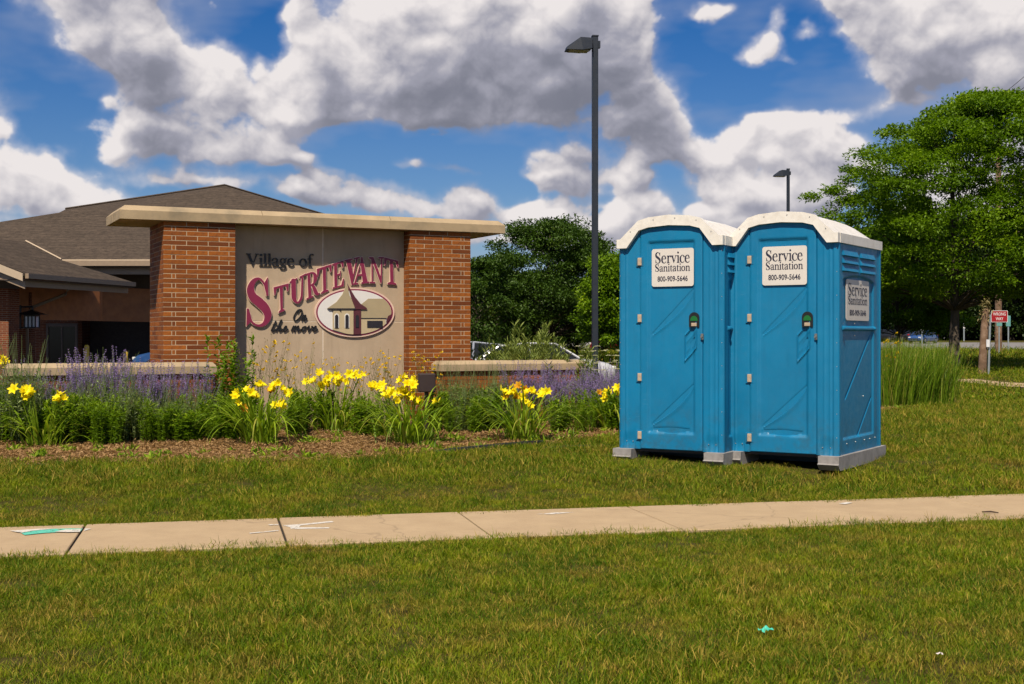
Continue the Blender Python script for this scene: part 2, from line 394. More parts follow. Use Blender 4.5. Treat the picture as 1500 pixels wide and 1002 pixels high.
G['t'] = (.40, [('s', crom([(.16, .75, .05), (.155, .6, .13), (.155, .16, .14), (.2, .03, .08), (.36, .06, .04)])), rect(.0, .6, .34, .655), ('p', [(.1, .64), (.22, .64), (.22, .86)])])
SPT = [(.80, .70, .045), (.72, .86, .05), (.52, .965, .06), (.28, .92, .12), (.15, .76, .19), (.25, .60, .23), (.50, .49, .25), (.74, .36, .23), (.83, .21, .19), (.70, .06, .11), (.46, .015, .06), (.22, .09, .05), (.12, .27, .045)]
G['S'] = (.66, [('s', [(x*.62, y, w*.8) for x, y, w in crom(SPT)]), ('p', [(.46, .93), (.535, .98), (.535, .66), (.485, .66)]), ('p', [(.05, .0), (.05, .33), (.095, .33), (.14, .08)])])
G['V'] = (.92, [('p', [(.08, .97), (.27, .97), (.52, .25), (.46, 0), (.43, 0)]), ('p', [(.72, .97), (.80, .97), (.475, 0), (.44, .05)]), rect(0, .945, .36, 1.0), rect(.62, .945, .92, 1.0)])
# display capitals of the big arched name (unit box, heavy)
D = {}
D['T'] = [rect(.40, .04, .61, .96), ('p', [(.22, 0), (.79, 0), (.79, .05), (.61, .10), (.40, .10), (.22, .05)]), rect(.0, .925, 1.0, 1.0), ('p', [(0, 1), (.0, .70), (.07, .70), (.19, .93)]), ('p', [(1, 1), (1, .70), (.93, .70), (.81, .93)])]
D['U'] = [('s', crom([(.25, .95, .23), (.25, .5, .23), (.26, .25, .22), (.40, .08, .12), (.58, .05, .09), (.74, .16, .10), (.79, .35, .09), (.79, .95, .08)])), rect(.02, .94, .48, 1.0), rect(.62, .94, .98, 1.0)]
D['R'] = [rect(.17, .03, .39, .97), rect(.02, 0, .52, .06), rect(.02, .94, .5, 1.0), ('s', crom([(.42, .96, .06), (.62, .94, .09), (.76, .82, .18), (.76, .66, .19), (.62, .52, .09), (.42, .49, .06)])), ('s', crom([(.50, .50, .10), (.62, .34, .18), (.74, .12, .2), (.86, .03, .1), (.97, .05, .05)]))]
D['E'] = [rect(.17, .03, .39, .97), rect(.02, 0, .9, .065), rect(.02, .935, .9, 1.0), ('p', [(.9, 1.0), (.9, .72), (.83, .72), (.7, .93)]), ('p', [(.94, 0), (.94, .3), (.87, .3), (.72, .06)]), rect(.35, .48, .66, .54), rect(.61, .38, .68, .64)]
D['V'] = [('p', [(.10, .97), (.40, .97), (.62, .25), (.53, 0), (.47, 0)]), ('p', [(.78, .97), (.88, .97), (.53, .0), (.5, .1)]), rect(.0, .94, .52, 1.0), rect(.64, .94, 1.0, 1.0)]
D['A'] = [('p', [(.46, 1.0), (.56, 1.0), (.92, .03), (.63, .03), (.44, .80)]), ('p', [(.50, .93), (.47, .80), (.20, .03), (.10, .03)]), rect(.25, .30, .72, .37), rect(.0, 0, .34, .06), rect(.54, 0, 1.0, .06)]
D['N'] = [rect(.16, .03, .25, .95), rect(.02, 0, .40, .06), ('p', [(.02, 1.0), (.30, 1.0), (.86, .16), (.86, 0), (.80, 0), (.18, .90), (.02, .94)]), rect(.79, .05, .88, .97), rect(.64, .94, .99, 1.0)]
D['S'] = [('s', crom(SPT)), ('p', [(.74, .90), (.87, 1.0), (.87, .62), (.79, .62)]), ('p', [(.02, 0), (.02, .36), (.10, .36), (.2, .1)])]
# script strokes: 'On' / 'the move'
def scr(pts, w=.10): return ('s', crom([(x, y, w*(1.25 if i % 2 else .85)) for i, (x, y) in enumerate(pts)]))
SC = {}
SC['O'] = (.95, [scr([(.62, .98), (.35, .92), (.12, .6), (.10, .25), (.3, .02), (.58, .1), (.8, .45), (.82, .8), (.62, .98), (.42, .9), (.4, .7)], .12)])
SC['n'] = (.62, [scr([(.02, .1), (.14, .5), (.12, .0)]), scr([(.12, .1), (.3, .48), (.4, .42), (.36, .06), (.46, .02), (.6, .2)])])
SC['t'] = (.42, [scr([(.02, .1), (.22, .95), (.14, .1), (.24, .02), (.4, .2)]), scr([(.02, .62), (.2, .64), (.42, .66)], .07)])
SC['h'] = (.62, [scr([(.0, .1), (.26, .7), (.34, 1.0), (.22, .95), (.1, .0)]), scr([(.1, .1), (.28, .46), (.4, .4), (.36, .06), (.46, .02), (.6, .2)])])
SC['e'] = (.48, [scr([(.0, .15), (.26, .3), (.3, .46), (.18, .48), (.08, .25), (.16, .03), (.32, .04), (.48, .2)])])
SC['m'] = (.92, [scr([(.02, .1), (.14, .5), (.12, .0)]), scr([(.12, .1), (.28, .48), (.38, .42), (.34, .0)]), scr([(.34, .1), (.52, .48), (.64, .42), (.62, .06), (.72, .02), (.9, .2)])])
SC['o'] = (.52, [scr([(.26, .48), (.08, .36), (.08, .08), (.24, .02), (.38, .2), (.36, .42), (.26, .48), (.36, .36), (.54, .38)])])
SC['v'] = (.5, [scr([(.02, .4), (.12, .5), (.14, .1), (.22, .02), (.38, .3), (.38, .48), (.54, .38)])])

def warp_items(items, fn):
    out = []
    for kind, pts in items:
        if kind == 'p':
            q = []
            n = len(pts)
            for i in range(n):                                   # subdivide so that edges can bend
                a, b = pts[i], pts[(i+1) % n]
                for k in range(3): q.append(fn(a[0]+(b[0]-a[0])*k/3, a[1]+(b[1]-a[1])*k/3))
            out.append(('p', q))
        else:
            q = []
            for i, (x, y, w) in enumerate(pts):
                X, Y = fn(x, y); X1, _ = fn(x+.02, y); _, Y1 = fn(x, y+.02)
                q.append((X, Y, w*(abs(X1-X)+abs(Y1-Y))/.04))
            out.append(('s', q))
    return out
def sdf(items, GX, GY):
    D_ = np.full(GX.shape, 1e9)
    for kind, pts in items:
        if kind == 'p':
            P = np.array([q[:2] for q in pts]); n = len(P); d = np.full(GX.shape, 1e9); ins = np.zeros(GX.shape, bool)
            for i in range(n):
                a, b = P[i], P[(i+1) % n]; e = b-a; L = max(1e-12, e@e)
                t = np.clip(((GX-a[0])*e[0]+(GY-a[1])*e[1])/L, 0, 1)
                d = np.minimum(d, np.hypot(GX-a[0]-t*e[0], GY-a[1]-t*e[1]))
                c = (a[1] > GY) != (b[1] > GY)
                if abs(b[1]-a[1]) > 1e-12: ins ^= c & (GX < (b[0]-a[0])*(GY-a[1])/(b[1]-a[1])+a[0])
            D_ = np.minimum(D_, np.where(ins, -d, d))
        else:
            for i in range(len(pts)-1):
                ax, ay, aw = pts[i]; bx, by, bw = pts[i+1]; ex, ey = bx-ax, by-ay; L = max(1e-12, ex*ex+ey*ey)
                t = np.clip(((GX-ax)*ex+(GY-ay)*ey)/L, 0, 1)
                D_ = np.minimum(D_, np.hypot(GX-ax-t*ex, GY-ay-t*ey)-(aw+(bw-aw)*t)/2)
    return D_
def contours(Dm, xs, ys, lev=0.0):
    """marching squares, closed loops with the solid on the left"""
    Z = Dm-lev; ny, nx = Z.shape; I = Z < 0
    seg = {}
    def hx(j, i): a, b = Z[j, i], Z[j, i+1]; t = a/(a-b); return (xs[i]+(xs[i+1]-xs[i])*t, ys[j])
    def vx(j, i): a, b = Z[j, i], Z[j+1, i]; t = a/(a-b); return (xs[i], ys[j]+(ys[j+1]-ys[j])*t)
    code = I[:-1, :-1]*1+I[:-1, 1:]*2+I[1:, 1:]*4+I[1:, :-1]*8
    TB = {1: [('l', 'b')], 2: [('b', 'r')], 3: [('l', 'r')], 4: [('r', 't')], 5: [('l', 'b'), ('r', 't')], 6: [('b', 't')], 7: [('l', 't')], 8: [('t', 'l')], 9: [('t', 'b')],
          10: [('b', 'r'), ('t', 'l')], 11: [('t', 'r')], 12: [('r', 'l')], 13: [('r', 'b')], 14: [('b', 'l')]}
    nxt = {}; pos = {}
    for j, i in zip(*np.nonzero((code > 0) & (code < 15))):
        for a, b in TB[int(code[j, i])]:
            k = []
            for e in (a, b):
                key = {'b': ('h', j, i), 't': ('h', j+1, i), 'l': ('v', j, i), 'r': ('v', j, i+1)}[e]
                if key not in pos: pos[key] = hx(key[1], key[2]) if key[0] == 'h' else vx(key[1], key[2])
                k.append(key)
            nxt[k[0]] = k[1]
    loops = []
    while nxt:
        st = next(iter(nxt)); lp = []; c = st
        while c in nxt: n = nxt.pop(c); lp.append(pos[c]); c = n
        if len(lp) > 5: loops.append(simplify(lp, (xs[1]-xs[0])*.16))
    return loops
def simplify(lp, tol):
    P = np.array(lp); n = len(P); keep = np.zeros(n, bool); h = int(np.argmax(((P-P[0])**2).sum(1))); keep[0] = keep[h] = True
    st = [(0, h), (h, n)]
    while st:
        a, b = st.pop()
        if b-a < 2: continue
        A, B = P[a], P[b % n]; e = B-A; L = math.hypot(*e) or 1e-9; Q = P[a+1:b]
        d = np.abs((Q[:, 0]-A[0])*e[1]-(Q[:, 1]-A[1])*e[0])/L; k = int(d.argmax())
        if d[k] > tol: m = a+1+k; keep[m] = True; st += [(a, m), (m, b)]
    return [tuple(P[i]) for i in range(n) if keep[i]]
def glyph_mesh(name, items, mat, depth, res, lev=0.0, bevel=0.0):
    """solid whose front face looks along -y: x right, z up, from y=0 (front) to y=depth (back)"""
    xsA = [q[0] for _, P in items for q in P]; ysA = [q[1] for _, P in items for q in P]
    pad = lev+res*4+max([q[2] for k, P in items if k == 's' for q in P] or [0])
    xs = np.arange(min(xsA)-pad, max(xsA)+pad, res); ys = np.arange(min(ysA)-pad, max(ysA)+pad, res)
    GX, GY = np.meshgrid(xs, ys); loops = contours(sdf(items, GX, GY), xs, ys, lev)
    cu = bpy.data.curves.new(name, 'CURVE'); cu.dimensions = '2D'; cu.fill_mode = 'BOTH'; cu.extrude = depth/2
    for lp in loops:
        if len(lp) < 3: continue
        sp = cu.splines.new('POLY'); sp.points.add(len(lp)-1)
        for q, (x, y) in zip(sp.points, lp): q.co = (x, y, 0, 1)
        sp.use_cyclic_u = True
    tmp = bpy.data.objects.new(name, cu); me = bpy.data.meshes.new_from_object(tmp)
    bpy.data.objects.remove(tmp); bpy.data.curves.remove(cu)
    me.transform(Matrix.Translation((0, depth/2, 0)) @ Matrix.Rotation(PI/2, 4, 'X')); me.name = name
    me.materials.clear(); me.materials.append(mat); return me
def poly_mesh(name, loops, mat, depth):
    cu = bpy.data.curves.new(name, 'CURVE'); cu.dimensions = '2D'; cu.fill_mode = 'BOTH'; cu.extrude = depth/2
    for lp in loops:
        sp = cu.splines.new('POLY'); sp.points.add(len(lp)-1)
        for q, (x, y) in zip(sp.points, lp): q.co = (x, y, 0, 1)
        sp.use_cyclic_u = True
    tmp = bpy.data.objects.new(name, cu); me = bpy.data.meshes.new_from_object(tmp)
    bpy.data.objects.remove(tmp); bpy.data.curves.remove(cu)
    me.transform(Matrix.Translation((0, depth/2, 0)) @ Matrix.Rotation(PI/2, 4, 'X')); me.name = name
    me.materials.clear(); me.materials.append(mat); return me
def line_items(text, font, size, x0=0, y0=0, track=0.0, slant=0.0, sx=1.0):
    """stroke items for a line of text; returns items and its width"""
    out = []; x = 0
    for ch in text:
        if ch == ' ': x += .30; continue
        adv, it = font[ch]; ox = x
        out += warp_items(it, lambda u, v, ox=ox: (x0+((ox+u)*sx+v*slant)*size, y0+v*size)); x += adv+track
    return out, x*size*sx
def font_mesh(name, text, size, mat, depth=.002, bold=.0, sx=1.0, align='CENTER'):
    cu = bpy.data.curves.new(name, 'FONT'); cu.body = text; cu.size = size; cu.extrude = depth/2; cu.offset = bold; cu.align_x = align; cu.align_y = 'CENTER'; cu.resolution_u = 3
    tmp = bpy.data.objects.new(name, cu); me = bpy.data.meshes.new_from_object(tmp)
    bpy.data.objects.remove(tmp); bpy.data.curves.remove(cu)
    me.transform(Matrix.Translation((0, depth/2, 0)) @ Matrix.Rotation(PI/2, 4, 'X') @ Matrix.Diagonal((sx, 1, 1, 1))); me.name = name
    me.materials.clear(); me.materials.append(mat); return me

# ================================================================== GROUND
def m_lawn(nt):
    P = wpos(nt); n = nt.noise(P, 2.2, 6, .65); n2 = nt.noise(P, 45, 4, .7)
    c = nt.mix(nt.rng(n, .35, .65), (.050, .048, .008), (.075, .062, .016))
    c = nt.mix(nt.rng(n2, .5, .8, 0, .7), c, (.10, .080, .035))
    return pbsdf(nt, c, .9, n2, spec=.1, bdist=.03, bstr=.8)
M_LAWN = material('lawn_soil', m_lawn)
ys = np.concatenate([np.linspace(-60, 2, 12)[:-1], np.arange(2, 34, .3), np.arange(34, 130, 3), np.linspace(130, 400, 30), [600, 1000, 2000, 3500, 5200]])
xs = np.concatenate([[-4000, -1500, -500, -200, -100], np.arange(-60, -12, 4), np.arange(-12, 12, .5), np.arange(12, 80, 4), [100, 200, 500, 1500, 4000]])
GXg, GYg = np.meshgrid(xs, ys); GZg = gh(GXg, GYg)
V = np.stack([GXg, GYg, GZg], -1).reshape(-1, 3); nx = len(xs)
j, i = np.meshgrid(np.arange(len(ys)-1), np.arange(nx-1), indexing='ij'); a = (j*nx+i).ravel()
tag(link('lawn', mesh_np('lawn', V, np.stack([a, a+1, a+nx+1, a+nx], 1), M_LAWN, True)), 'mown green lawn with dry brown patches around the walk', kind='structure')

def sheet(name, rows, mat, dz, label=None, kind='structure', parent=None):
    """rows: list of polylines [(x,y)...] of equal length; laid on the terrain dz above it"""
    R = np.array(rows, float); m, n = R.shape[:2]
    Z = gh(R[..., 0], R[..., 1])+dz; V = np.dstack([R, Z]).reshape(-1, 3)
    j, i = np.meshgrid(np.arange(m-1), np.arange(n-1), indexing='ij'); a = (j*n+i).ravel()
    o = link(name, mesh_np(name, V, np.stack([a, a+1, a+n+1, a+n], 1), mat, True), parent)
    return tag(o, label, kind=kind) if parent is None else o
def band(p0, p1, n, m):
    """rows between two polylines (resampled to n points, m rows)"""
    def rs(P): P = np.array(P, float); s = np.r_[0, np.cumsum(np.hypot(*np.diff(P, axis=0).T))]; t = np.linspace(0, s[-1], n); return np.stack([np.interp(t, s, P[:, 0]), np.interp(t, s, P[:, 1])], 1)
    A, B = rs(p0), rs(p1); return [A+(B-A)*k/(m-1) for k in range(m)]

# --- the concrete walk: separate slabs with open joints
def m_walk(nt):
    P = wpos(nt); n = nt.noise(P, 3.0, 6, .6); f = nt.noise(P, 160, 3, .7); ri = nt.new('ShaderNodeObjectInfo').outputs['Random']
    c = nt.mix(nt.rng(n, .3, .7), (.375, .268, .160), (.46, .338, .205))
    c = nt.mix(nt.math('MULTIPLY', ri, .25), c, (.40, .29, .17))
    c = nt.mix(nt.rng(f, .35, .75, .0, .35), c, (.27, .21, .15))
    c = nt.mix(nt.rng(nt.noise(P, 11, 6, .7), .52, .72, 0, .38), c, (.30, .225, .14)); c = nt.mix(nt.rng(nt.noise(P, 420, 2, .6), .60, .75, 0, .6), c, (.62, .50, .33)); c = nt.mix(nt.rng(nt.noise(P, 300, 2, .6), .60, .75, 0, .6), c, (.20, .15, .10))
    ck = nt.vor(nt.vec('ADD', P, nt.vec('SCALE', nt.new('ShaderNodeTexNoise').outputs['Color'], .25)), .34, feature='DISTANCE_TO_EDGE'); c = nt.mix(nt.rng(ck, .0015, .0035, .30, 0), c, (.12, .09, .06))
    bl = nt.noise(nt.vec('MULTIPLY', P, (2, 90, 2)), 2.0, 3, .6); c = nt.mix(nt.rng(bl, .4, .7, 0, .25), c, (.27, .20, .12))
    sp = nt.vor(P, 9, out='Distance'); c = nt.mix(nt.rng(sp, .02, .045, .55, 0), c, (.14, .105, .07))
    return pbsdf(nt, c, .85, f, spec=.2, bdist=.003, bstr=.5)
M_WALK = material('walk_concrete', m_walk)
M_JOINT = simple('walk_joint_soil', (.022, .017, .012), .95)
wa = math.radians(13.3); wr = Vector((math.cos(wa), math.sin(wa))); wd = Vector((-math.sin(wa), math.cos(wa)))
W0 = Vector((-1.99, 10.75)); SL = 1.56; WW = 1.43
walk = empty('sidewalk', (0, 0, 0)); tag(walk, 'pale concrete sidewalk crossing the lawn', kind='structure')
mj = MB()
a_ = W0-wr*12-wd*WW; b_ = W0+wr*16-wd*WW; c_ = W0+wr*16; d_ = W0-wr*12
mj.add([(q.x, q.y, .010) for q in (a_, b_, c_, d_)], [(0, 1, 2, 3)]); mj.obj('joint_bed', M_JOINT, walk)
slab_me = {}
rs = random.Random(4)
for k in range(-6, 9):
    if k == 8: continue
    gap = .0095 if k in (-2, -1) else .0075      # two joints stand open, the rest are tooled lines
    gl = .0095 if k in (-1, 0) else .0075
    m_ = MB(); x0, x1 = k*SL+gl, (k+1)*SL-gap
    n = 10
    top = []
    m_.box(x0, x1, -WW, 0, -.06, .028+rs.uniform(0, .004), b=.006)
    M_ = Matrix(((wr.x, wd.x, 0, W0.x), (wr.y, wd.y, 0, W0.y), (0, 0, 1, 0), (0, 0, 0, 1)))
    o = m_.obj('slab', M_WALK, walk); o.matrix_local = M_
# spray-paint marks on the walk (flat)
def paint(col):
    def b(nt):
        P = wpos(nt); n = nt.noise(P, 30, 5, .7)
        bs = pbsdf(nt, nt.mix(nt.rng(n, .3, .7), col, [x*.8 for x in col]), .8)
        tr = nt.new('ShaderNodeBsdfTransparent'); mx = nt.new('ShaderNodeMixShader')
        nt.put(mx.inputs[0], nt.rng(nt.noise(P, 22, 6, .75), .36, .47)); nt.l.new(tr.outputs[0], mx.inputs[1]); nt.l.new(bs, mx.inputs[2]); return mx.outputs[0]
    return b
M_PW = material('white_paint', paint((.62, .58, .52))); M_PT = material('turquoise_paint', paint((.10, .50, .38)))
def mark(pts, mat, z=.0345):
    """pts in photo px on the walk"""
    V = []
    for px, py in pts:
        sz = (py-HOR)/F; Y = (EYE-z)/sz; V.append(((px-750)/F*Y, Y, z))
    m_ = MB(); m_.add(V, [tuple(range(len(V)))]); return m_.obj('paint_mark', mat, walk)
mark([(24, 776.6), (60, 774.6), (105, 774), (121, 774.2), (118, 778.6), (90, 779), (60, 781), (36, 783.6), (32, 781)], M_PT)
mark([(14, 777.3), (60, 774.2), (80, 774.3), (50, 777), (32, 780.2)], M_PW, .0370)
mark([(80, 778.6), (96, 775.6), (119, 775.0), (117, 779), (98, 779.4)], M_PW, .0370)
mark([(125, 774.2), (134, 774.3), (123, 777.6)], M_PW)
mark([(392, 768.2), (408, 767.5), (408, 768.9), (396, 769.4)], M_PW)
mark([(414, 769.4), (436, 768), (486, 763), (489, 764.6), (440, 769.6), (438, 772.4), (483, 772.2), (482, 773.8), (445, 774.6), (427, 775.2), (424, 772)], M_PW)
mark([(365, 780.4), (408, 776.4), (408, 777.5), (366, 781.5)], M_PW)
mark([(785, 753), (815, 750.5), (842, 750.2), (810, 753)], M_PW)
mark([(1228, 737.5), (1240, 735.5), (1249, 736.3), (1238, 738.5)], M_PW)

# --- flower bed mulch
def m_mulch(nt):
    P = wpos(nt); v = nt.vor(P, 55, 2.0); n = nt.noise(P, 5, 5, .6)
    c = nt.mix(nt.rng(v, .1, .6), (.10, .055, .024), (.24, .14, .065)); c = nt.mix(nt.rng(n, .4, .65), c, (.17, .09, .04))
    return pbsdf(nt, c, .95, v, spec=.1, bdist=.03, bstr=1)
M_MULCH = material('mulch', m_mulch)
front = [at_ground(x, y).xy for x, y in ((-330, 684), (-150, 683), (0, 681), (150, 679), (300, 680), (450, 676), (600, 668), (700, 660), (790, 652), (900, 645), (1000, 632), (1150, 619), (1290, 605), (1340, 600), (1385, 592), (1408, 584))]
back = [(-14, 18.0), (-9, 19.5), (-4.5, 21.0), (0, 23.0), (3.0, 25.5), (6.0, 28.0), (8.6, 28.0)]
bed_rows = band(front, back, 120, 34)
sheet('flower_bed', bed_rows, M_MULCH, .012, 'mulched flower bed in front of the monument sign')
front = np.array([tuple(q) for q in front])

# --- far ground: parking lot, road, median, path
def m_asph(col):
    def b(nt):
        P = wpos(nt); n = nt.noise(P, .4, 5, .6); f = nt.noise(P, 60, 3, .7)
        return pbsdf(nt, nt.mix(nt.rng(n, .3, .7), [x*.85 for x in col], [x*1.15 for x in col]), .85, f, spec=.2, bdist=.01, bstr=.4)
    return b
M_ASPH = material('asphalt', m_asph((.055, .054, .055))); M_ROAD = material('road_concrete', m_asph((.19, .18, .175)))
sheet('parking_lot', band([(-30, 33.5), (-10, 33.5), (0, 33.5), (8, 33.5)], [(-30, 58), (-10, 58), (0, 58), (8, 58)], 30, 20), M_ASPH, .02, 'dark asphalt parking lot behind the sign')
sheet('road', band([(-60, 111), (120, 104)], [(-60, 150), (120, 143)], 40, 14), M_ROAD, .02, 'pale highway carriageway beyond the lawn')
sheet('far_carriageway', band([(-60, 215), (180, 205)], [(-60, 245), (180, 235)], 30, 8), M_ROAD, .02, 'far carriageway beyond the grassy median')
pth = band([at_ground(1393, 557).xy, at_ground(1425, 556).xy, at_ground(1470, 561).xy, at_ground(1560, 566).xy], [at_ground(1385, 561).xy, at_ground(1425, 562).xy, at_ground(1470, 567).xy, at_ground(1560, 572).xy], 12, 3)
sheet('path', pth, M_WALK, .03, 'short pale concrete path by the utility pole')
# kerb of the road as a real step
m_ = MB()
for y0, y1, xx0, xx1 in ((110.6, 110.9, -60, 0), ):
    pass
kv = []
for x in np.linspace(-60, 120, 40):
    y = 111-(x+60)/180*7; kv.append((x, y-.25, ghs(x, y)+.16))
km = MB()
for a, b in zip(kv[:-1], kv[1:]):
    km.add([a, b, (b[0], b[1]+.25, b[2]), (a[0], a[1]+.25, a[2]), (a[0], a[1], a[2]-.25), (b[0], b[1], b[2]-.25), (b[0], b[1]+.25, b[2]-.25), (a[0], a[1]+.25, a[2]-.25)], [(0, 1, 2, 3), (0, 1, 5, 4), (3, 2, 6, 7)])
tag(km.obj('kerb', M_WALK), 'concrete kerb along the highway', kind='structure')

# ================================================================== MONUMENT SIGN
sa = math.radians(25.5); SP = Vector((-4.935, 17.9, 0))    # left front corner of the left pillar
SG = ghs(SP.x, SP.y)-.05
sign = empty('monument_sign', (SP.x, SP.y, 0), sa, 'brick and stone monument sign reading Village of Sturtevant On the move', 'sign')
R_ = Vector((math.cos(sa), math.sin(sa), 0)); D_ = Vector((-math.sin(sa), math.cos(sa), 0))
def on_plane(px, py, y0):
    """photo direction -> (s, z) on the sign's plane y=y0 (its own coordinates)"""
    d = Vector(((px-750)/F, 1, -(py-HOR)/F)); o = Vector((0, 0, EYE)); p0 = SP+D_*y0
    t = (p0-o).dot(D_)/d.dot(D_); q = o+d*t; return ((q-SP).dot(R_), q.z)
def m_brick(nt, far=False):
    P = opos(nt); oi = nt.new('ShaderNodeObjectInfo').outputs['Random']; n = nt.noise(P, 14, 5, .65); f = nt.noise(P, 120, 3, .6)
    c = nt.mix(oi, (.130, .032, .005), (.320, .095, .011)); c = nt.mix(nt.rng(n, .45, .8, 0, .7), c, (.115, .034, .014))
    c = nt.mix(nt.rng(f, .60, .8, 0, .5), c, (.30, .15, .06))
    return pbsdf(nt, c, .75, f, spec=.25, bdist=.004, bstr=.6)
M_BRICK = material('brick_red', m_brick)
def m_brick2(nt):
    P = opos(nt); at_ = nt.new('ShaderNodeAttribute', attribute_name='tint').outputs['Fac']; f = nt.noise(P, 120, 3, .6); n = nt.noise(P, 14, 5, .65)
    c = nt.mix(at_, (.130, .032, .005), (.320, .095, .011)); c = nt.mix(nt.rng(n, .45, .8, 0, .7), c, (.115, .034, .014))
    return pbsdf(nt, c, .75, f, spec=.25, bdist=.004, bstr=.6)
M_BRICK2 = material('brickwork_red', m_brick2)
M_MORT = simple('mortar', (.42, .32, .21), .9, var=.12, scale=8, bump=.4, dirt=(.33, .25, .17), dscale=5)
M_CAP = simple('cast_stone', (.34, .255, .155), .85, var=.16, scale=2.2, bump=.5, bscale=70, dirt=(.15, .13, .09), dscale=2.6, damt=.6)
def m_panel(nt):
    P = opos(nt); n = nt.noise(P, 1.7, 6, .62); f = nt.noise(P, 190, 3, .7); oi = nt.new('ShaderNodeObjectInfo').outputs['Random']
    c = nt.mix(nt.rng(n, .3, .7), (.365, .275, .190), (.47, .365, .262)); c = nt.mix(nt.math('MULTIPLY', oi, .35), c, (.33, .26, .175))
    st = nt.noise(nt.vec('MULTIPLY', P, (6, 6, .8)), 1.2, 5, .65); c = nt.mix(nt.rng(st, .52, .78, 0, .40), c, (.22, .17, .115))
    c = nt.mix(nt.rng(f, .5, .8, 0, .25), c, (.22, .17, .12))
    return pbsdf(nt, c, .85, f, spec=.2, bdist=.002, bstr=.5)
M_PANEL = material('panel_stone', m_panel)
CZ = 3.215                       # underside of the cap
PW, PD, S2 = 1.016, 1.15, 3.725
COURSE = .0677
rowA = [(.0, .105), (.116, .158), (.169, .467), (.478, .776), (.787, 1.016)]
rowB = [(.0, .313), (.324, .62), (.631, .918), (.929, 1.016)]
rb = random.Random(11)
bm_cache = {}
def brick_mesh(w, dep=.05):
    k = round(w, 3)
    if k not in bm_cache:
        m_ = MB(); m_.box(0, w, -.004, dep, 0, .0585, b=.0015); bm_cache[k] = m_.mesh('brick', M_BRICK)
    return bm_cache[k]
def stuff_bricks(name, quads, parent):
    """quads: (origin, right vector, width, outward normal) -> one mesh of boxes"""
    V, Fs, T = [], [], []
    for o, r, w, nrm in quads:
        b = len(V); z = Vector((0, 0, .0585)); p = o+nrm*.004; q = o-nrm*.03
        V += [p, p+r*w, p+r*w+z, p+z, q, q+r*w, q+r*w+z, q+z]; T += [rb.random()]*8
        Fs += [tuple(b+i for i in f) for f in ((0, 1, 2, 3), (1, 5, 6, 2), (4, 0, 3, 7), (3, 2, 6, 7), (4, 5, 1, 0))]
    me = mesh_np(name, V, Fs, M_BRICK2, tint=T); o = link(name, me, parent); o['kind'] = 'stuff'; return o
top_row = int((CZ-.012-SG)/COURSE)
for pi_, s0 in enumerate((0, S2)):
    pl = MB().box(s0+.001, s0+PW-.001, .0006, PD-.001, SG, CZ-.004).obj('pillar', M_MORT, sign)
    low = []
    for r in range(top_row+1):
        z = CZ-.010-.0585-r*COURSE
        if z < SG: break
        row = rowA if (r % 2 == 1) else rowB
        if pi_ == 1: row = [(PW-b, PW-a) for a, b in reversed(row)]
        if r == 0: row = [(.0, .313), (.324, .62), (.631, 1.016)]
        for a, b in row:
            if z > 1.0:
                o = link('brick', brick_mesh(b-a), pl, (s0+a, .002+rb.uniform(-.0015, .0015), z))
            else: low.append((Vector((s0+a, .002, z)), Vector((1, 0, 0)), b-a, Vector((0, -1, 0))))
        # left, right and back faces
        side_ = [(.05, .2), (.211, .50), (.511, .80), (.811, 1.10)] if r % 2 else [(.05, .35), (.361, .65), (.661, .95), (.961, 1.10)]
        for a, b in side_:
            low.append((Vector((s0+.002, PD-a, z)), Vector((0, -1, 0)), b-a, Vector((-1, 0, 0))))
            low.append((Vector((s0+PW-.002, a, z)), Vector((0, 1, 0)), b-a, Vector((1, 0, 0))))
        for a, b in row: low.append((Vector((s0+PW-a, PD-.002, z)), Vector((-1, 0, 0)), b-a, Vector((0, 1, 0))))
    stuff_bricks('brickwork', low, pl)
# stone panels between the pillars
RC = .27
PX0, PX1 = PW+.001, S2-.001
sj = on_plane(473, 470, RC)[0]; zj = on_plane(473, 471, RC)[1]
MB().box(PX0, PX1, RC+.003, PD-RC-.003, SG, CZ-.003).obj('panel_core', simple('panel_joint', (.58, .49, .39), .8), sign)
g = .006
for x0, x1, z0, z1 in ((PX0, sj-g, zj+g, CZ-.004), (sj+g, PX1, zj+g, CZ-.004), (PX0, sj-g, SG, zj-g), (sj+g, PX1, SG, zj-g)):
    MB().box(x0+.004, x1-.004, RC, RC+.1, z0, z1, b=.002).obj('stone_panel', M_PANEL, sign)
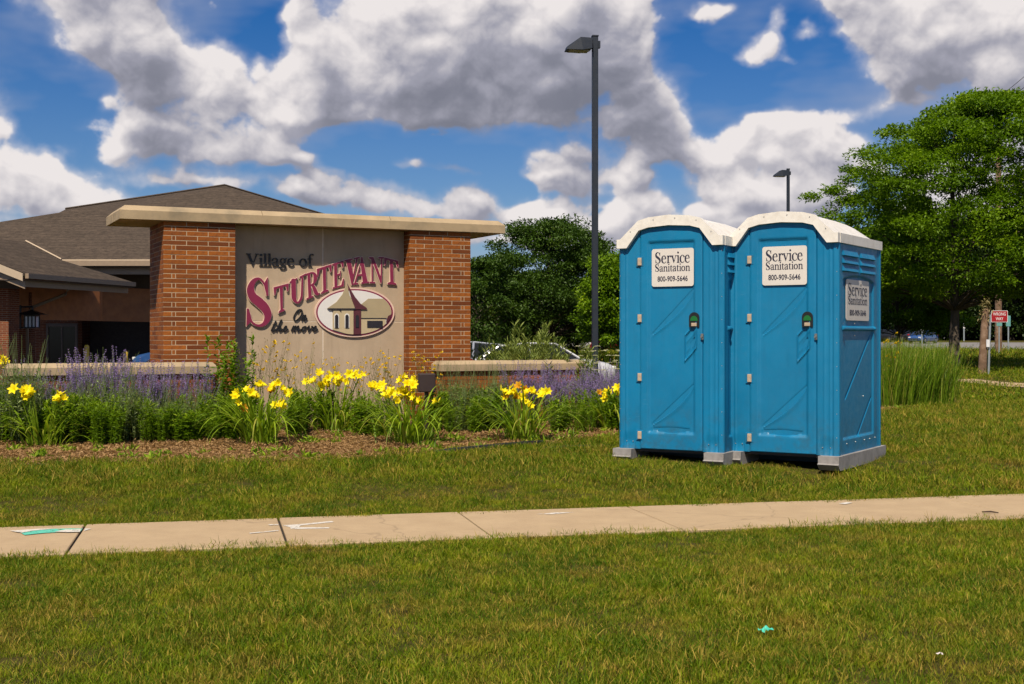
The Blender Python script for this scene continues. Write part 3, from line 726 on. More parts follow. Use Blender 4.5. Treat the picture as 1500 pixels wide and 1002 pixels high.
# cap stones with a sloped top edge
CO, CL, CD, CH = .06, .61, 1.36, .125
xl = -CL; xr = on_plane(740, 330, -CO)[0]
js = [xl, on_plane(385, 325, -CO)[0], on_plane(573, 335, -CO)[0], xr]
for a, b in zip(js[:-1], js[1:]):
    x0 = a+(.004 if a > xl else 0); x1 = b-(.004 if b < xr else 0)
    bl = .08 if a == xl else 0; brr = .08 if b == xr else 0
    y0, y1 = -CO, CD-CO; t = .075
    V = [(x0, y0, CZ), (x1, y0, CZ), (x1, y1, CZ), (x0, y1, CZ), (x0, y0, CZ+CH), (x1, y0, CZ+CH), (x1, y1, CZ+CH), (x0, y1, CZ+CH),
         (x0+bl, y0+.09, CZ+CH+t), (x1-brr, y0+.09, CZ+CH+t), (x1-brr, y1-.09, CZ+CH+t), (x0+bl, y1-.09, CZ+CH+t)]
    MB().add(V, [(0, 1, 2, 3), (0, 1, 5, 4), (1, 2, 6, 5), (2, 3, 7, 6), (3, 0, 4, 7), (4, 5, 9, 8), (5, 6, 10, 9), (6, 7, 11, 10), (7, 4, 8, 11), (8, 9, 10, 11)]).obj('cap_stone', M_CAP, sign)
    if a > xl: MB().box(a-.0045, a+.0045, y0+.003, y1-.003, CZ+.002, CZ+CH+.002).obj('cap_joint', M_MORT, sign)
# end joint on the left end of the cap
MB().box(xl-.003, xl+.01, .66, .672, CZ+.002, CZ+CH+.001).obj('cap_joint', M_MORT, sign)

# ---- raised lettering
M_MAR = simple('maroon_letter', (.20, .016, .055), .45, var=.06); M_PINK = simple('letter_edge', (.66, .47, .38), .6, var=.05); M_BLK = simple('black_letter', (.010, .010, .012), .4, var=.02)
M_TAN = simple('emblem_tan', (.36, .29, .175), .6, var=.05); M_TAN2 = simple('emblem_light_tan', (.46, .37, .23), .6, var=.05); M_WHT = simple('emblem_white', (.66, .64, .62), .6, var=.03); M_DK = simple('emblem_dark', (.018, .016, .022), .5); M_MRD = simple('emblem_maroon', (.085, .020, .028), .5, var=.05)
def quad_fn(bl, br_, tr, tl, y0):
    P = [on_plane(*q, y0) for q in (bl, br_, tr, tl)]
    def fn(u, v):
        return tuple((P[0][k]*(1-u)+P[1][k]*u)*(1-v)+(P[3][k]*(1-u)+P[2][k]*u)*v for k in (0, 1))
    return fn
YL = RC-.026
letters = [('S', (360, 478), (399.5, 478), (396.5, 406), (362, 406)), ('T', (405, 460), (420, 454), (423, 415), (400.5, 421)), ('U', (425.5, 447), (446, 443), (448, 400.5), (423.5, 413)),
           ('R', (448.5, 439.5), (468.5, 431), (465, 395), (447, 401.5)), ('T', (466, 432.5), (485, 425), (485.5, 387), (464, 394)), ('E', (487, 423.5), (504.5, 419), (505, 381), (486, 387)),
           ('V', (505, 419), (526, 416), (526.6, 376), (504.5, 381)), ('A', (516, 417.5), (540.5, 414.5), (541, 375.5), (518, 377.5)), ('N', (541, 415), (561.5, 415.5), (562.5, 376.5), (540.2, 376.5)),
           ('T', (563, 416), (585, 417.5), (583, 382), (562.8, 376.8))]
for ch, bl, br_, tr, tl in letters:
    it = warp_items(D[ch], quad_fn(bl, br_, tr, tl, YL))
    base = link('letter', glyph_mesh('letter', it, M_PINK, .020, .0042, lev=.0075), sign, (0, YL, 0))
    link('letter_face', glyph_mesh('letter_face', it, M_MAR, .006, .0038), base, (0, -.006, 0))
def row_letters(text, font, size, px, py, slant=0, track=.0, sx=1.0, lev=0.0, width_px=None, mat=None, dep=.014, y=None, tilt=0.0):
    y = RC-.020 if y is None else y
    s0, z0 = on_plane(px, py, y)
    _, w = line_items(text, font, size, track=track, sx=sx)
    if width_px: tw = on_plane(px+width_px, py, y)[0]-s0; sx = sx*tw/w
    x = 0
    for ch in text:
        if ch == ' ': x += .30*size*sx; continue
        adv, it = font[ch]
        w2 = warp_items(it, lambda u, v: (s0+x+(u*sx+v*slant)*size, z0+v*size+tilt*x))
        link('letter', glyph_mesh('letter', w2, mat or M_BLK, dep, .0032, lev=lev), sign, (0, y, 0)); x += (adv+track)*size*sx
row_letters('Village of', G, .182, 360.5, 389.3, width_px=98, lev=.0, tilt=.012)
row_letters('On', SC, .175, 428, 470, slant=.28, width_px=21, lev=-.001)
row_letters('the move', SC, .165, 396.5, 485.5, slant=.28, width_px=68, lev=-.002)
# ---- emblem: oval with the little church
def el_loop(cx, cy, a, b, y0, n=64): return [on_plane(cx+a*math.cos(2*PI*k/n), cy+b*math.sin(2*PI*k/n), y0) for k in range(n)]
EY = RC-.026; ec = (519.4, 457.6)
emb = link('emblem', poly_mesh('emblem', [el_loop(*ec, 58.6, 36.4, EY)], M_PINK, .022), sign, (0, EY, 0))
def lay(name, polys, mat, k, dep=.004):
    y0 = EY-.0035*k; o = link(name, poly_mesh(name, [[on_plane(x, y, y0) for x, y in p_] for p_ in polys], mat, dep+.0015), emb, (0, -.0035*k, 0)); return o
E_ = lambda x, y: (450+x/7.707, 370+y/7.707)
def ell(a, b, n=64): return [(ec[0]+a*math.cos(2*PI*k/n), ec[1]+b*math.sin(2*PI*k/n)) for k in range(n)]
lay('emblem_ring', [ell(56.2, 34.2)], M_MAR, 1)
lay('emblem_field', [ell(54.0, 32.2)], M_WHT, 2)
def clip(poly, a=53.9, b=32.1):
    out = []; n = len(poly)
    for i in range(n):
        p_, q = poly[i], poly[(i+1) % n]
        for k in range(24):
            x = p_[0]+(q[0]-p_[0])*k/24; y = p_[1]+(q[1]-p_[1])*k/24; dx, dy = x-ec[0], y-ec[1]; r = math.hypot(dx/a, dy/b)
            if r > 1: x, y = ec[0]+dx/r, ec[1]+dy/r
            if not out or math.hypot(out[-1][0]-x, out[-1][1]-y) > .05: out.append((x, y))
    return out
lay('church_roof', [clip([E_(*q) for q in ((590, 600), (690, 520), (860, 520), (990, 640), (1000, 742), (600, 742))])], M_TAN, 3)
lay('church_wall', [clip([E_(*q) for q in ((607, 742), (885, 742), (885, 910), (607, 960))])], M_TAN2, 3.2)
lay('church_eave', [[E_(*q) for q in ((600, 738), (895, 738), (895, 748), (600, 748))]], M_DK, 4.4)
lay('church_side', [clip([E_(*q) for q in ((893, 770), (915, 715), (960, 690), (1010, 700), (1000, 800), (893, 830))])], M_MRD, 4)
lay('church_window', [[E_(*q) for q in ((678, 770), (852, 770), (852, 848), (678, 848))]], M_DK, 5)
lay('tower_wall', [clip([E_(*q) for q in ((288, 640), (525, 640), (525, 940), (288, 870))])], M_TAN2, 5)
lay('tower_side', [clip([E_(*q) for q in ((522, 640), (608, 640), (608, 960), (522, 960))])], M_MRD, 5)
lay('tower_roof', [[E_(*q) for q in ((450, 348), (475, 480), (525, 560), (600, 632), (225, 632), (330, 560), (400, 470))]], M_TAN, 6.5, .01)
lay('tower_roof_side', [[E_(*q) for q in ((450, 348), (540, 500), (600, 575), (676, 628), (672, 640), (545, 640), (500, 520))]], M_MRD, 8, .004)
lay('tower_eave', [[E_(*q) for q in ((228, 629), (548, 629), (545, 643), (385, 643), (380, 668), (360, 645), (292, 645), (285, 668), (275, 643), (245, 643))]], M_DK, 8.2)
def archw(cx, w, y0, y1): return [E_(cx-w, y1), E_(cx+w, y1)]+[E_(cx+w*math.cos(a), y0-w*1.15*math.sin(a)) for a in np.linspace(0, PI, 9)]
for cx in (333, 450):
    lay('tower_window_trim', [archw(cx, 27, 718, 850)], M_WHT, 6.5); lay('tower_window', [archw(cx, 18, 722, 850)], M_DK, 8)
lay('tower_window', [archw(566, 18, 725, 845)], M_DK, 7)

# ================================================================== low wing walls with stone caps
def wing(label, px0, px1, yf, py_top, L_end, cap_chamf):
    s0 = on_plane(px0, 545, yf)[0]; s1 = on_plane(px1, 545, yf)[0]; zt = on_plane(px0, py_top, yf)[1]
    base = SP+R_*s0+D_*yf; g0 = ghs(base.x, base.y)-.05
    w = empty('garden_wall', (base.x, base.y, 0), sa, label, 'low wall', 'low brick walls beside the sign')
    L = s1-s0; h = .155; ov = .05; dp = .40
    MB().box(.056, L-.056, .056, dp-.056, g0, zt-h).obj('core', M_MORT, w)
    n = max(1, round(L/1.3)); 
    for k in range(n):
        a = L*k/n+(.004 if k else 0); b = L*(k+1)/n-(.004 if k < n-1 else 0); ca = .10 if k == 0 else 0; cb = .10 if k == n-1 else 0; c = .055
        V = [(a, 0, zt-h), (b, 0, zt-h), (b, dp, zt-h), (a, dp, zt-h), (a, 0, zt-c), (b, 0, zt-c), (b, dp, zt-c), (a, dp, zt-c), (a+ca*.5, c, zt), (b-cb*.5, c, zt), (b-cb*.5, dp-c, zt), (a+ca*.5, dp-c, zt)]
        if ca: V[0] = (a, 0, zt-h)
        MB().add(V, [(0, 1, 2, 3), (0, 1, 5, 4), (1, 2, 6, 5), (2, 3, 7, 6), (3, 0, 4, 7), (4, 5, 9, 8), (5, 6, 10, 9), (6, 7, 11, 10), (7, 4, 8, 11), (8, 9, 10, 11)]).obj('cap_stone', M_CAP, w)
    q = []; r = 0
    while zt-h-.068-r*COURSE > g0:
        z = zt-h-.068-r*COURSE; x = ov+(-.15 if r % 2 else 0)
        while x < L-ov:
            a, b = max(x, ov), min(x+.295, L-ov)
            if b-a > .03: q.append((Vector((a, .052, z)), Vector((1, 0, 0)), b-a, Vector((0, -1, 0)))); q.append((Vector((b, dp-.052, z)), Vector((-1, 0, 0)), b-a, Vector((0, 1, 0))))
            x += .306
        q.append((Vector((.052, dp-.06, z)), Vector((0, -1, 0)), .28, Vector((-1, 0, 0)))); q.append((Vector((L-.052, .06, z)), Vector((0, 1, 0)), .28, Vector((1, 0, 0)))); r += 1
    stuff_bricks('brickwork', q, w); return w
wing('long low brick wall with stone cap running left from the sign', 8, 318, -.48, 533.5, 0, 0)
wing('low brick wall with stone cap in front of the sign\'s right pillar', 646, 858, -.42, 529.0, 0, 0)
# brown metal floodlight box standing in the bed
fb = at_ground(625, 610); fl = empty('floodlight', (fb.x, fb.y-.0, fb.z), math.radians(8), 'dark brown metal box floodlight on the ground below the right pillar', 'floodlight')
fb.y = 17.0
fl.location = (-1.15, 17.0, ghs(-1.15, 17.0)); M_BRN = simple('brown_metal', (.030, .018, .017), .45, var=.1)
zt = EYE-(547-HOR)/F*17-fl.location.z
MB().box(-.115, .115, -.10, .10, zt-.25, zt, b=.012).obj('housing', M_BRN, fl)
MB().box(-.10, .10, .02, .115, zt-.23, zt-.02, b=.004).obj('lens', simple('lens_glass', (.2, .2, .2), .1), fl)
MB().tube([(0, 0, -.05), (0, 0, zt-.24)], .03, 8).obj('stem', M_BRN, fl)

# ================================================================== VILLAGE HALL BUILDING (behind, left)
bld = empty('village_hall', (-20, 44, ghs(-20, 44)), 0, 'brown-roofed brick building with deep porch behind the sign', 'building')
BO = Vector((-20, 44, ghs(-20, 44)))
def bobj(mb, name, mat, smooth=False, parent=None):
    """mesh given in world coordinates, kept under the building"""
    off = BO if parent is None else BO
    mb.v = [tuple(Vector(v)-off) for v in mb.v]; return mb.obj(name, mat, parent or bld, smooth=smooth)
def m_shingle(base, lo):
    def b(nt):
        P = wpos(nt); sp = nt.new('ShaderNodeSeparateXYZ'); nt.put(sp.inputs[0], P)
        n = nt.noise(P, 1.1, 5, .6); g_ = nt.noise(nt.vec('MULTIPLY', P, (1, 1, 2.2)), 5.5, 4, .7)
        row = nt.math('FRACT', nt.math('MULTIPLY', sp.outputs[2], 7.0)); v = nt.vor(nt.vec('MULTIPLY', P, (1, 1, 2.6)), 3.2, out='Color')
        c = nt.mix(nt.rng(g_, .35, .65), lo, base); c = nt.mix(.35, c, nt.mix(nt.math('MULTIPLY', v, 1.0), [x*.72 for x in base], [x*1.3 for x in base]))
        c = nt.mix(nt.rng(row, .0, .22, .35, 0), c, [x*.4 for x in lo]); c = nt.mix(nt.rng(n, .35, .7, 0, .3), c, lo)
        return pbsdf(nt, c, .95, row, spec=.05, bdist=.02, bstr=.7)
    return b
M_SH = material('roof_shingle', m_shingle((.092, .070, .054), (.030, .025, .022)))
M_SHD = M_SH
M_FAS = simple('fascia_tan', (.42, .33, .235), .55, var=.06); M_GUT = simple('gutter_brown', (.26, .19, .13), .5, var=.08)
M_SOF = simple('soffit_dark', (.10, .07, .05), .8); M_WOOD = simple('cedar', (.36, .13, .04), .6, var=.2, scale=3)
def m_bw(nt):
    P = opos(nt); bt = nt.new('ShaderNodeTexBrick'); 
    sp = nt.new('ShaderNodeSeparateXYZ'); nt.put(sp.inputs[0], P); cb = nt.new('ShaderNodeCombineXYZ')
    nt.put(cb.inputs[0], nt.math('ADD', sp.outputs[0], sp.outputs[1])); nt.put(cb.inputs[1], sp.outputs[2]); nt.put(bt.inputs[0], cb.outputs[0])
    bt.inputs['Scale'].default_value = 1.0; bt.inputs['Brick Width'].default_value = .30; bt.inputs['Row Height'].default_value = .0677; bt.inputs['Mortar Size'].default_value = .006
    bt.inputs['Color1'].default_value = (.19, .055, .022, 1); bt.inputs['Color2'].default_value = (.12, .035, .018, 1); bt.inputs['Mortar'].default_value = (.26, .19, .13, 1)
    return pbsdf(nt, bt.outputs['Color'], .85, nt.math('SUBTRACT', 1.0, bt.outputs['Fac']), spec=.1, bdist=.006, bstr=.6)
M_BW = material('brick_wall', m_bw); M_GLD = simple('dark_glass', (.008, .009, .012), .12, spec=.25, var=.05); M_BLKM = simple('black_metal', (.012, .012, .014), .45)
def plane3(a, b, c): n = (b-a).cross(c-a).normalized(); return a, n
def onp(px, py, pl):
    d = Vector(((px-750)/F, 1, -(py-HOR)/F)); o = Vector((0, 0, EYE)); return o+d*((pl[0]-o).dot(pl[1])/d.dot(pl[1]))
def slab_(poly, th, mat, name, down=Vector((0, 0, -1))):
    m = MB(); n = len(poly); V = list(poly)+[q+down*th for q in poly]
    m.add(V, [tuple(range(n)), tuple(reversed(range(n, 2*n)))]+[(i, (i+1) % n, (i+1) % n+n, i+n) for i in range(n)]); return bobj(m, name, mat)
# porch roof: gable end toward the street
c1 = at(36, 400, 40); c2 = at(194, 413, 47); r1 = c1+Vector((-6.0, .4, 2.35))
pC = plane3(c1, c2, r1)
back1 = onp(90, 381, pC); back0 = onp(38, 354, pC); bt_ = onp(-60, 345, pC)
slab_([c1, c2, back1, back0, bt_, r1], .10, M_SH, 'porch_roof')
# fascia and rake of the porch
m = MB(); u = Vector((0, 0, -.10))
def board(a, b, z0, z1, off, th=.04):
    d = (b-a).normalized(); n = Vector((d.y, -d.x, 0)).normalized()
    if n.y > 0: n = -n
    V = []
    for o_ in (off, off+th):
        V += [a+n*o_+Vector((0, 0, z0)), b+n*o_+Vector((0, 0, z0)), b+n*o_+Vector((0, 0, z1)), a+n*o_+Vector((0, 0, z1))]
    return V, [(0, 1, 2, 3), (4, 7, 6, 5), (0, 4, 5, 1), (1, 5, 6, 2), (2, 6, 7, 3), (3, 7, 4, 0)]
m = MB(); m.add(*board(r1, c1, -.26, -.02, .10)); bobj(m, 'rake_board', M_FAS)
m = MB(); m.add(*board(r1, c1, -.50, -.27, -.06)); bobj(m, 'rake_board', M_GUT)
m = MB(); m.add(*board(c1, c2, -.17, -.01, .02, .12)); bobj(m, 'gutter', M_GUT)
m = MB(); m.add(*board(c1, c2, -.42, -.19, -.22, .05)); bobj(m, 'fascia_board', M_GUT)
dl = Vector((0, 0, -.19))
ci = Vector((-.35, .10, 0))
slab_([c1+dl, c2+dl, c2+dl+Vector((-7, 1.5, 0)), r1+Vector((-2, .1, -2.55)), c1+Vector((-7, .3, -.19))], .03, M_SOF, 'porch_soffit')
# valley flashing
m = MB(); m.tube([onp(38, 354, pC)+Vector((0, 0, .03)), onp(90, 381, pC)+Vector((0, 0, .03))], .036, 5); bobj(m, 'flashing', M_FAS)
# main roof, front slope
e0 = at(92, 380, 50); e1 = at(226, 380, 50); e1b = at(300, 380, 50)
rtop = Vector((e0.x, 57.0, EYE-(309-HOR)/F*57.0)); pA = plane3(e0, e1, rtop)
A0 = onp(-150, 343, pA); A1 = onp(0, 325, pA); A2 = onp(140, 303, pA); A3 = onp(170, 312, pA); A4 = onp(300, 358, pA)
slab_([onp(-150, 380, pA), e0, e1, e1b, onp(330, 372, pA), A3, A2, A1, A0], .06, M_SH, 'roof')
m = MB(); m.add(*board(onp(70, 380, pA), e1b, -.06, -.0, .02, .06)); bobj(m, 'drip_edge', M_FAS)
m = MB(); m.add(*board(onp(70, 380, pA), e1b, -.26, -.065, .0, .12)); bobj(m, 'gutter', M_GUT)
m = MB(); m.add(*board(onp(70, 380, pA), e1b, -.58, -.30, -.35, .05)); bobj(m, 'fascia_board', M_GUT)
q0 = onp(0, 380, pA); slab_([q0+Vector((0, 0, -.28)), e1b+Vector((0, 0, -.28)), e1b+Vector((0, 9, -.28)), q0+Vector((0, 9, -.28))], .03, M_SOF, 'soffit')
# high hip roof behind
pk = at(329, 272, 66); l0 = at(60, 318, 60); fl0 = at(140, 303, 60.0); rr = at(480, 313, 64); rr2 = at(545, 330, 66)
hl = Vector((fl0.x-1, 58.5, EYE-(318-HOR)/F*58.5)); hr = at(480, 318, 58.5)
m = MB(); m.add([at(20, 346, 57.2), at(520, 330, 57.5), pk, at(96, 306.6, 68), at(560, 340, 72)], [(0, 1, 2), (0, 2, 3), (1, 4, 2), (3, 2, 4)]); bobj(m, 'high_roof', M_SH)
# ridge caps
m = MB(); m.tube([at(560, 340, 72)+Vector((0,0,.03)), pk+Vector((0, 0, .03))], .06, 4); m.tube([pk+Vector((0, 0, .03)), at(96, 306.6, 68)+Vector((0, 0, .03))], .06, 4); bobj(m, 'ridge_cap', M_SHD)
# upper wall beneath the high roof (hidden mostly) and the main walls
def wallbox(x0, x1, y0, y1, z0, z1, name, mat): m = MB(); m.box(x0, x1, y0, y1, z0, z1); return bobj(m, name, mat)
g0 = ghs(-15, 50)-.1
zE = e0.z
wallbox(at(60, 0, 57).x, at(330, 0, 57).x, 56.5, 57.5, g0, zE-.3, 'wall', M_BW)
wallbox(at(60, 0, 57).x, at(520, 0, 57).x, 57.6, 72, g0, at(0, 335, 57.5).z, 'wall', M_BW)
# porch: back wall with window, side columns, beam
bw = wallbox(at(-60, 0, 54).x, at(118, 0, 54).x, 53.7, 54.2, g0, 4.1, 'wall', M_BW)
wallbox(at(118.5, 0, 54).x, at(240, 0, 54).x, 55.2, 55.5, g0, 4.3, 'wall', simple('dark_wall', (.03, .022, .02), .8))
x0, x1 = at(-24, 0, 41).x, at(12.5, 0, 41).x
wallbox(x0, x1, 41.0, 41.9, g0, c1.z-.45, 'column', M_BW)
wallbox(at(10, 0, 44.5).x, at(43, 0, 44.5).x, 44.6, 45.0, g0, c1.z-.45, 'column', M_BW)
# cedar beams carrying the porch
ba = at(30, 0, 44.3); bb = at(240, 0, 49.5)
def beam(pa, pb, Ya, Yb, th, name='beam', mat=None):
    a0, a1 = at(pa[0], pa[1], Ya), at(pa[0], pa[2], Ya); b0, b1 = at(pb[0], pb[1], Yb), at(pb[0], pb[2], Yb)
    V = [a1, b1, b0, a0]; V2 = [v+Vector((0, th, 0)) for v in V]
    m = MB(); m.add(V+V2, [(0, 1, 2, 3), (4, 7, 6, 5), (0, 4, 5, 1), (1, 5, 6, 2), (2, 6, 7, 3), (3, 7, 4, 0)]); bobj(m, name, mat or M_WOOD)
beam((28, 412, 468), (146, 425, 470), 44.2, 47.8, .3)
beam((130, 420, 470), (240, 424, 472), 52.5, 52.5, .3)
beam((100, 384, 420), (240, 384, 424), 53.2, 53.2, .2, 'soffit_board', M_SOF)
# window of the porch
wx0, wx1 = at(67, 0, 53.55).x, at(113, 0, 53.55).x; wz0, wz1 = g0+.1, at(0, 474, 53.55).z
m = MB(); m.box(wx0, wx1, 53.58, 53.68, wz1-.13, wz1); m.box(wx0, wx0+.10, 53.58, 53.68, wz0, wz1-.13); m.box(wx1-.10, wx1, 53.58, 53.68, wz0, wz1-.13); m.box((wx0+wx1)/2-.03, (wx0+wx1)/2+.03, 53.59, 53.68, wz0, wz1-.13)
win = bobj(m, 'window', simple('window_frame', (.09, .06, .045), .6))
m = MB(); m.box(wx0+.10, (wx0+wx1)/2-.03, 53.63, 53.66, wz0, wz1-.13); p1 = bobj(m, 'pane', M_GLD); p1.parent = win
m = MB(); m.box((wx0+wx1)/2+.03, wx1-.10, 53.63, 53.66, wz0, wz1-.13); p1 = bobj(m, 'pane', M_GLD); p1.parent = win
# downspout
m = MB(); m.tube([at(100, 404, 43.2), at(100, 424, 43.2), at(96, 431, 43.3), at(48, 450, 44.2), at(40, 458, 44.45), at(40, 530, 44.45)], .055, 8); bobj(m, 'downspout', M_GUT, True)
# wall lantern
lp = at(46, 466, 43.9); lan = empty('wall_lantern', at(29, 466, 43.9), 0, 'black wall lantern with pale glass on a bracket under the porch roof', 'lantern')
L0 = lan.location
def lobj(m, name, mat): m.v = [tuple(Vector(v)-L0) for v in m.v]; return m.obj(name, mat, lan)
m = MB(); m.tube([at(29, 447, 43.9), at(29, 482, 43.9)], .06, 6); m.tube([at(29, 450, 43.9), at(48, 449, 43.9)], .035, 6); m.tube([at(29, 480, 43.9), at(46, 480, 43.9)], .03, 6); m.tube([at(48, 449, 43.9), at(48, 457, 43.9)], .03, 6); lobj(m, 'bracket', M_BLKM)
m = MB(); cx, cy = lp.x+.02, 43.9; zt_, zb_ = at(0, 461, 43.9).z, at(0, 479, 43.9).z
m.add([(cx-.42, cy-.42, zt_), (cx+.42, cy-.42, zt_), (cx+.42, cy+.42, zt_), (cx-.42, cy+.42, zt_), (cx, cy, zt_+.17)], [(0, 1, 4), (1, 2, 4), (2, 3, 4), (3, 0, 4), (3, 2, 1, 0)])
for dx in (-.19, -.065, .065, .19):
    for dy in (-.19, .19): m.box(cx+dx-.018, cx+dx+.018, cy+dy-.018, cy+dy+.018, zb_, zt_)
m.box(cx-.21, cx+.21, cy-.21, cy+.21, zb_-.04, zb_); m.box(cx-.21, cx+.21, cy-.21, cy+.21, zt_-.06, zt_-.005); lobj(m, 'cage', M_BLKM)
m = MB(); m.box(cx-.17, cx+.17, cy-.17, cy+.17, zb_, zt_-.06); lobj(m, 'glass', simple('lantern_glass', (.60, .68, .78), .2))
# bollards and a bin at the porch
for px, py, Y, lab in ((127, 505, 44.0, 'yellow bollard standing under the porch, the left one'), (184, 514, 46.0, 'yellow bollard under the porch nearer the sign')):
    p_ = at(px, py, Y); gz = ghs(p_.x, Y); m = MB(); m.tube([(0, 0, 0), (0, 0, p_.z-gz-.06), (0, 0, p_.z-gz)], [.085, .085, .04], 10); o = m.obj('bollard', simple('yellow_paint', (.55, .36, .03), .5), None, (p_.x, Y, gz), smooth=True); tag(o, lab, 'bollard', 'yellow bollards at the porch')

# ================================================================== LAMP POSTS
M_POLE = simple('dark_bronze', (.020, .026, .038), .5, var=.1, metal=.2); M_LENS = simple('lamp_lens', (.34, .30, .16), .3)
def lamp_post(px, top_py, Y, w, label):
    x = (px-750)/F*Y; gz = ghs(x, Y); h = EYE-(top_py-HOR)/F*Y-gz
    r = empty('lamp_post', (x, Y, gz), math.radians(8), label, 'lamp post', 'lamp posts of the parking lot')
    m = MB(); m.box(-.30, .30, -.30, .30, -.2, .45, b=.02); m.obj('footing', M_CAP, r)
    m = MB(); m.box(-w/2, w/2, -w/2, w/2, .45, h, b=.012); m.box(-w/2-.008, w/2+.008, -w/2-.008, w/2+.008, h, h+.03); m.obj('pole', M_POLE, r)
    # shoebox head pointing left
    m = MB(); L = .60; m.add([(-w/2-.03, -.17, h-.06), (-w/2-.03, .17, h-.06), (-w/2-.03, .19, h-.30), (-w/2-.03, -.19, h-.30),
                              (-w/2-.30, -.19, h-.055), (-w/2-.30, .19, h-.055), (-w/2-L, -.10, h-.26), (-w/2-L, .10, h-.26), (-w/2-L-.02, -.17, h-.335), (-w/2-L-.02, .17, h-.335), (-w/2-.25, -.21, h-.345), (-w/2-.25, .21, h-.345)],
                             [(0, 1, 5, 4), (4, 5, 7, 6), (6, 7, 9, 8), (0, 4, 10, 3), (4, 6, 8, 10), (1, 2, 11, 5), (5, 11, 9, 7), (0, 3, 2, 1), (3, 10, 11, 2), (10, 8, 9, 11)])
    m.box(-w/2-.04, -w/2, -.05, .05, h-.22, h-.12); m.box(w/2, w/2+.05, -.06, .06, h-.26, h-.10); hd = m.obj('lamp_head', M_POLE, r)
    MB().box(-w/2-L+.05, -w/2-.10, -.14, .14, h-.352, h-.338).obj('lens', M_LENS, hd)
    return r
lamp_post(871.5, 54, 29.0, .132, 'tall dark square lamp post between the sign and the portable toilets')
l2 = lamp_post(1154.5, 248, 58.0, .125, 'distant dark lamp post rising behind the right portable toilet')

# ================================================================== PORTABLE TOILETS
def m_blue(nt):
    P0 = opos(nt); P = nt.vec('ADD', P0, nt.vec('MULTIPLY', nt.new('ShaderNodeObjectInfo').outputs['Random'], (37, 53, 0))); n = nt.noise(P, 1.6, 5, .6); f = nt.noise(P, 220, 2, .5); s = nt.noise(nt.vec('MULTIPLY', P, (5, 5, .6)), 3, 5, .65)
    c = nt.mix(nt.rng(n, .3, .7), (.001, .142, .300), (.002, .175, .360)); c = nt.mix(nt.rng(s, .5, .8, 0, .35), c, (.006, .105, .21))
    c = nt.mix(nt.rng(nt.noise(P, 9, 6, .7), .62, .8, 0, .25), c, (.06, .17, .26))
    sz = nt.new('ShaderNodeSeparateXYZ'); nt.put(sz.inputs[0], P0)
    gr = nt.math('MULTIPLY', nt.rng(sz.outputs[2], .15, .75, 1, 0), nt.rng(nt.noise(P, 7, 7, .7), .45, .70, 0, .8)); c = nt.mix(gr, c, (.035, .075, .095))
    sc1 = nt.noise(nt.vec('MULTIPLY', P, (9, 9, 60)), 1.0, 4, .7); sc2 = nt.noise(P, 2.2, 3, .5)
    c = nt.mix(nt.math('MULTIPLY', nt.rng(sc1, .64, .72, 0, .35), nt.rng(sc2, .50, .62)), c, (.12, .30, .42))
    ft = nt.rng(nt.noise(P, .7, 3, .5), .35, .7, 0, .22); c = nt.mix(ft, c, (.03, .19, .33))
    return pbsdf(nt, c, nt.rng(nt.noise(P, 12, 5, .7), .3, .7, .33, .58), f, spec=.4, bdist=.0012, bstr=.5)
M_BLUE = material('blue_plastic', m_blue)
M_RW = simple('white_plastic', (.72, .69, .64), .45, var=.05, scale=3, dirt=(.36, .30, .24), dscale=7, damt=.35)
M_PLC = simple('placard_white', (.60, .56, .52), .5, var=.03); M_NAVY = simple('placard_ink', (.022, .022, .045), .5)
M_HNG = simple('hinge_tan', (.42, .33, .24), .5, var=.15, scale=30, dirt=(.22, .14, .08), dscale=40); M_SKID = simple('skid_grey', (.27, .255, .25), .65, var=.15, dirt=(.08, .07, .06), dscale=4, damt=.6, bump=.3)
M_RIV = simple('rivet', (.50, .48, .45), .35, metal=.6); M_GRN = simple('green_dial', (.008, .13, .025), .4); M_FLOOR = simple('floor_dark', (.05, .04, .035), .8); M_DKB = simple('dark_recess', (.002, .03, .06), .6)
TW, TD = 1.28, 1.58            # width, depth
Z0 = .155                      # underside of the cabin
ZE = Z0+2.34                   # underside of the eaves
def ss(x, a, b): t = np.clip((x-a)/(b-a), 0, 1); return t*t*(3-2*t)
def hgrid(name, u0, u1, v0, v1, du, dv, hf, mat, top=None):
    """moulded sheet: grid in (u, v), relief hf towards -y; TOP(u) cuts the upper edge"""
    U = np.linspace(u0, u1, int((u1-u0)/du)+1); Vv = np.linspace(0, 1, int((v1-v0)/dv)+1)
    GU, GT = np.meshgrid(U, Vv); tp = np.full_like(GU, v1) if top is None else top(GU); GV = v0+(tp-v0)*GT
    H = hf(GU, GV); ny, nx = GU.shape
    V = np.stack([GU, -H, GV], -1).reshape(-1, 3); j, i = np.meshgrid(np.arange(ny-1), np.arange(nx-1), indexing='ij'); a = (j*nx+i).ravel()
    Fq = np.stack([a, a+1, a+nx+1, a+nx], 1)
    # rim folded back
    rim = np.concatenate([np.arange(nx), np.arange(1, ny)*nx+nx-1, (ny-1)*nx+np.arange(nx-2, -1, -1), np.arange(ny-2, 0, -1)*nx]); b0 = len(V)
    Vr = V[rim].copy(); Vr[:, 1] = .03; V = np.vstack([V, Vr]); k = np.arange(len(rim)); k2 = (k+1) % len(rim)
    Fr = np.stack([rim[k], b0+k, b0+k2, rim[k2]], 1)
    me = mesh_np(name, V, np.vstack([Fq, Fr]), mat); smooth_by_angle(me, 50); return me
def roofline(x):   # underside of the white front hood, above ZE, at x in 0..TW
    u = x/TW; u = np.minimum(u, 1-u)
    return ZE+np.interp(u, [0, .085, .205, .30, .5], [0, 0, .200, .232, .248])
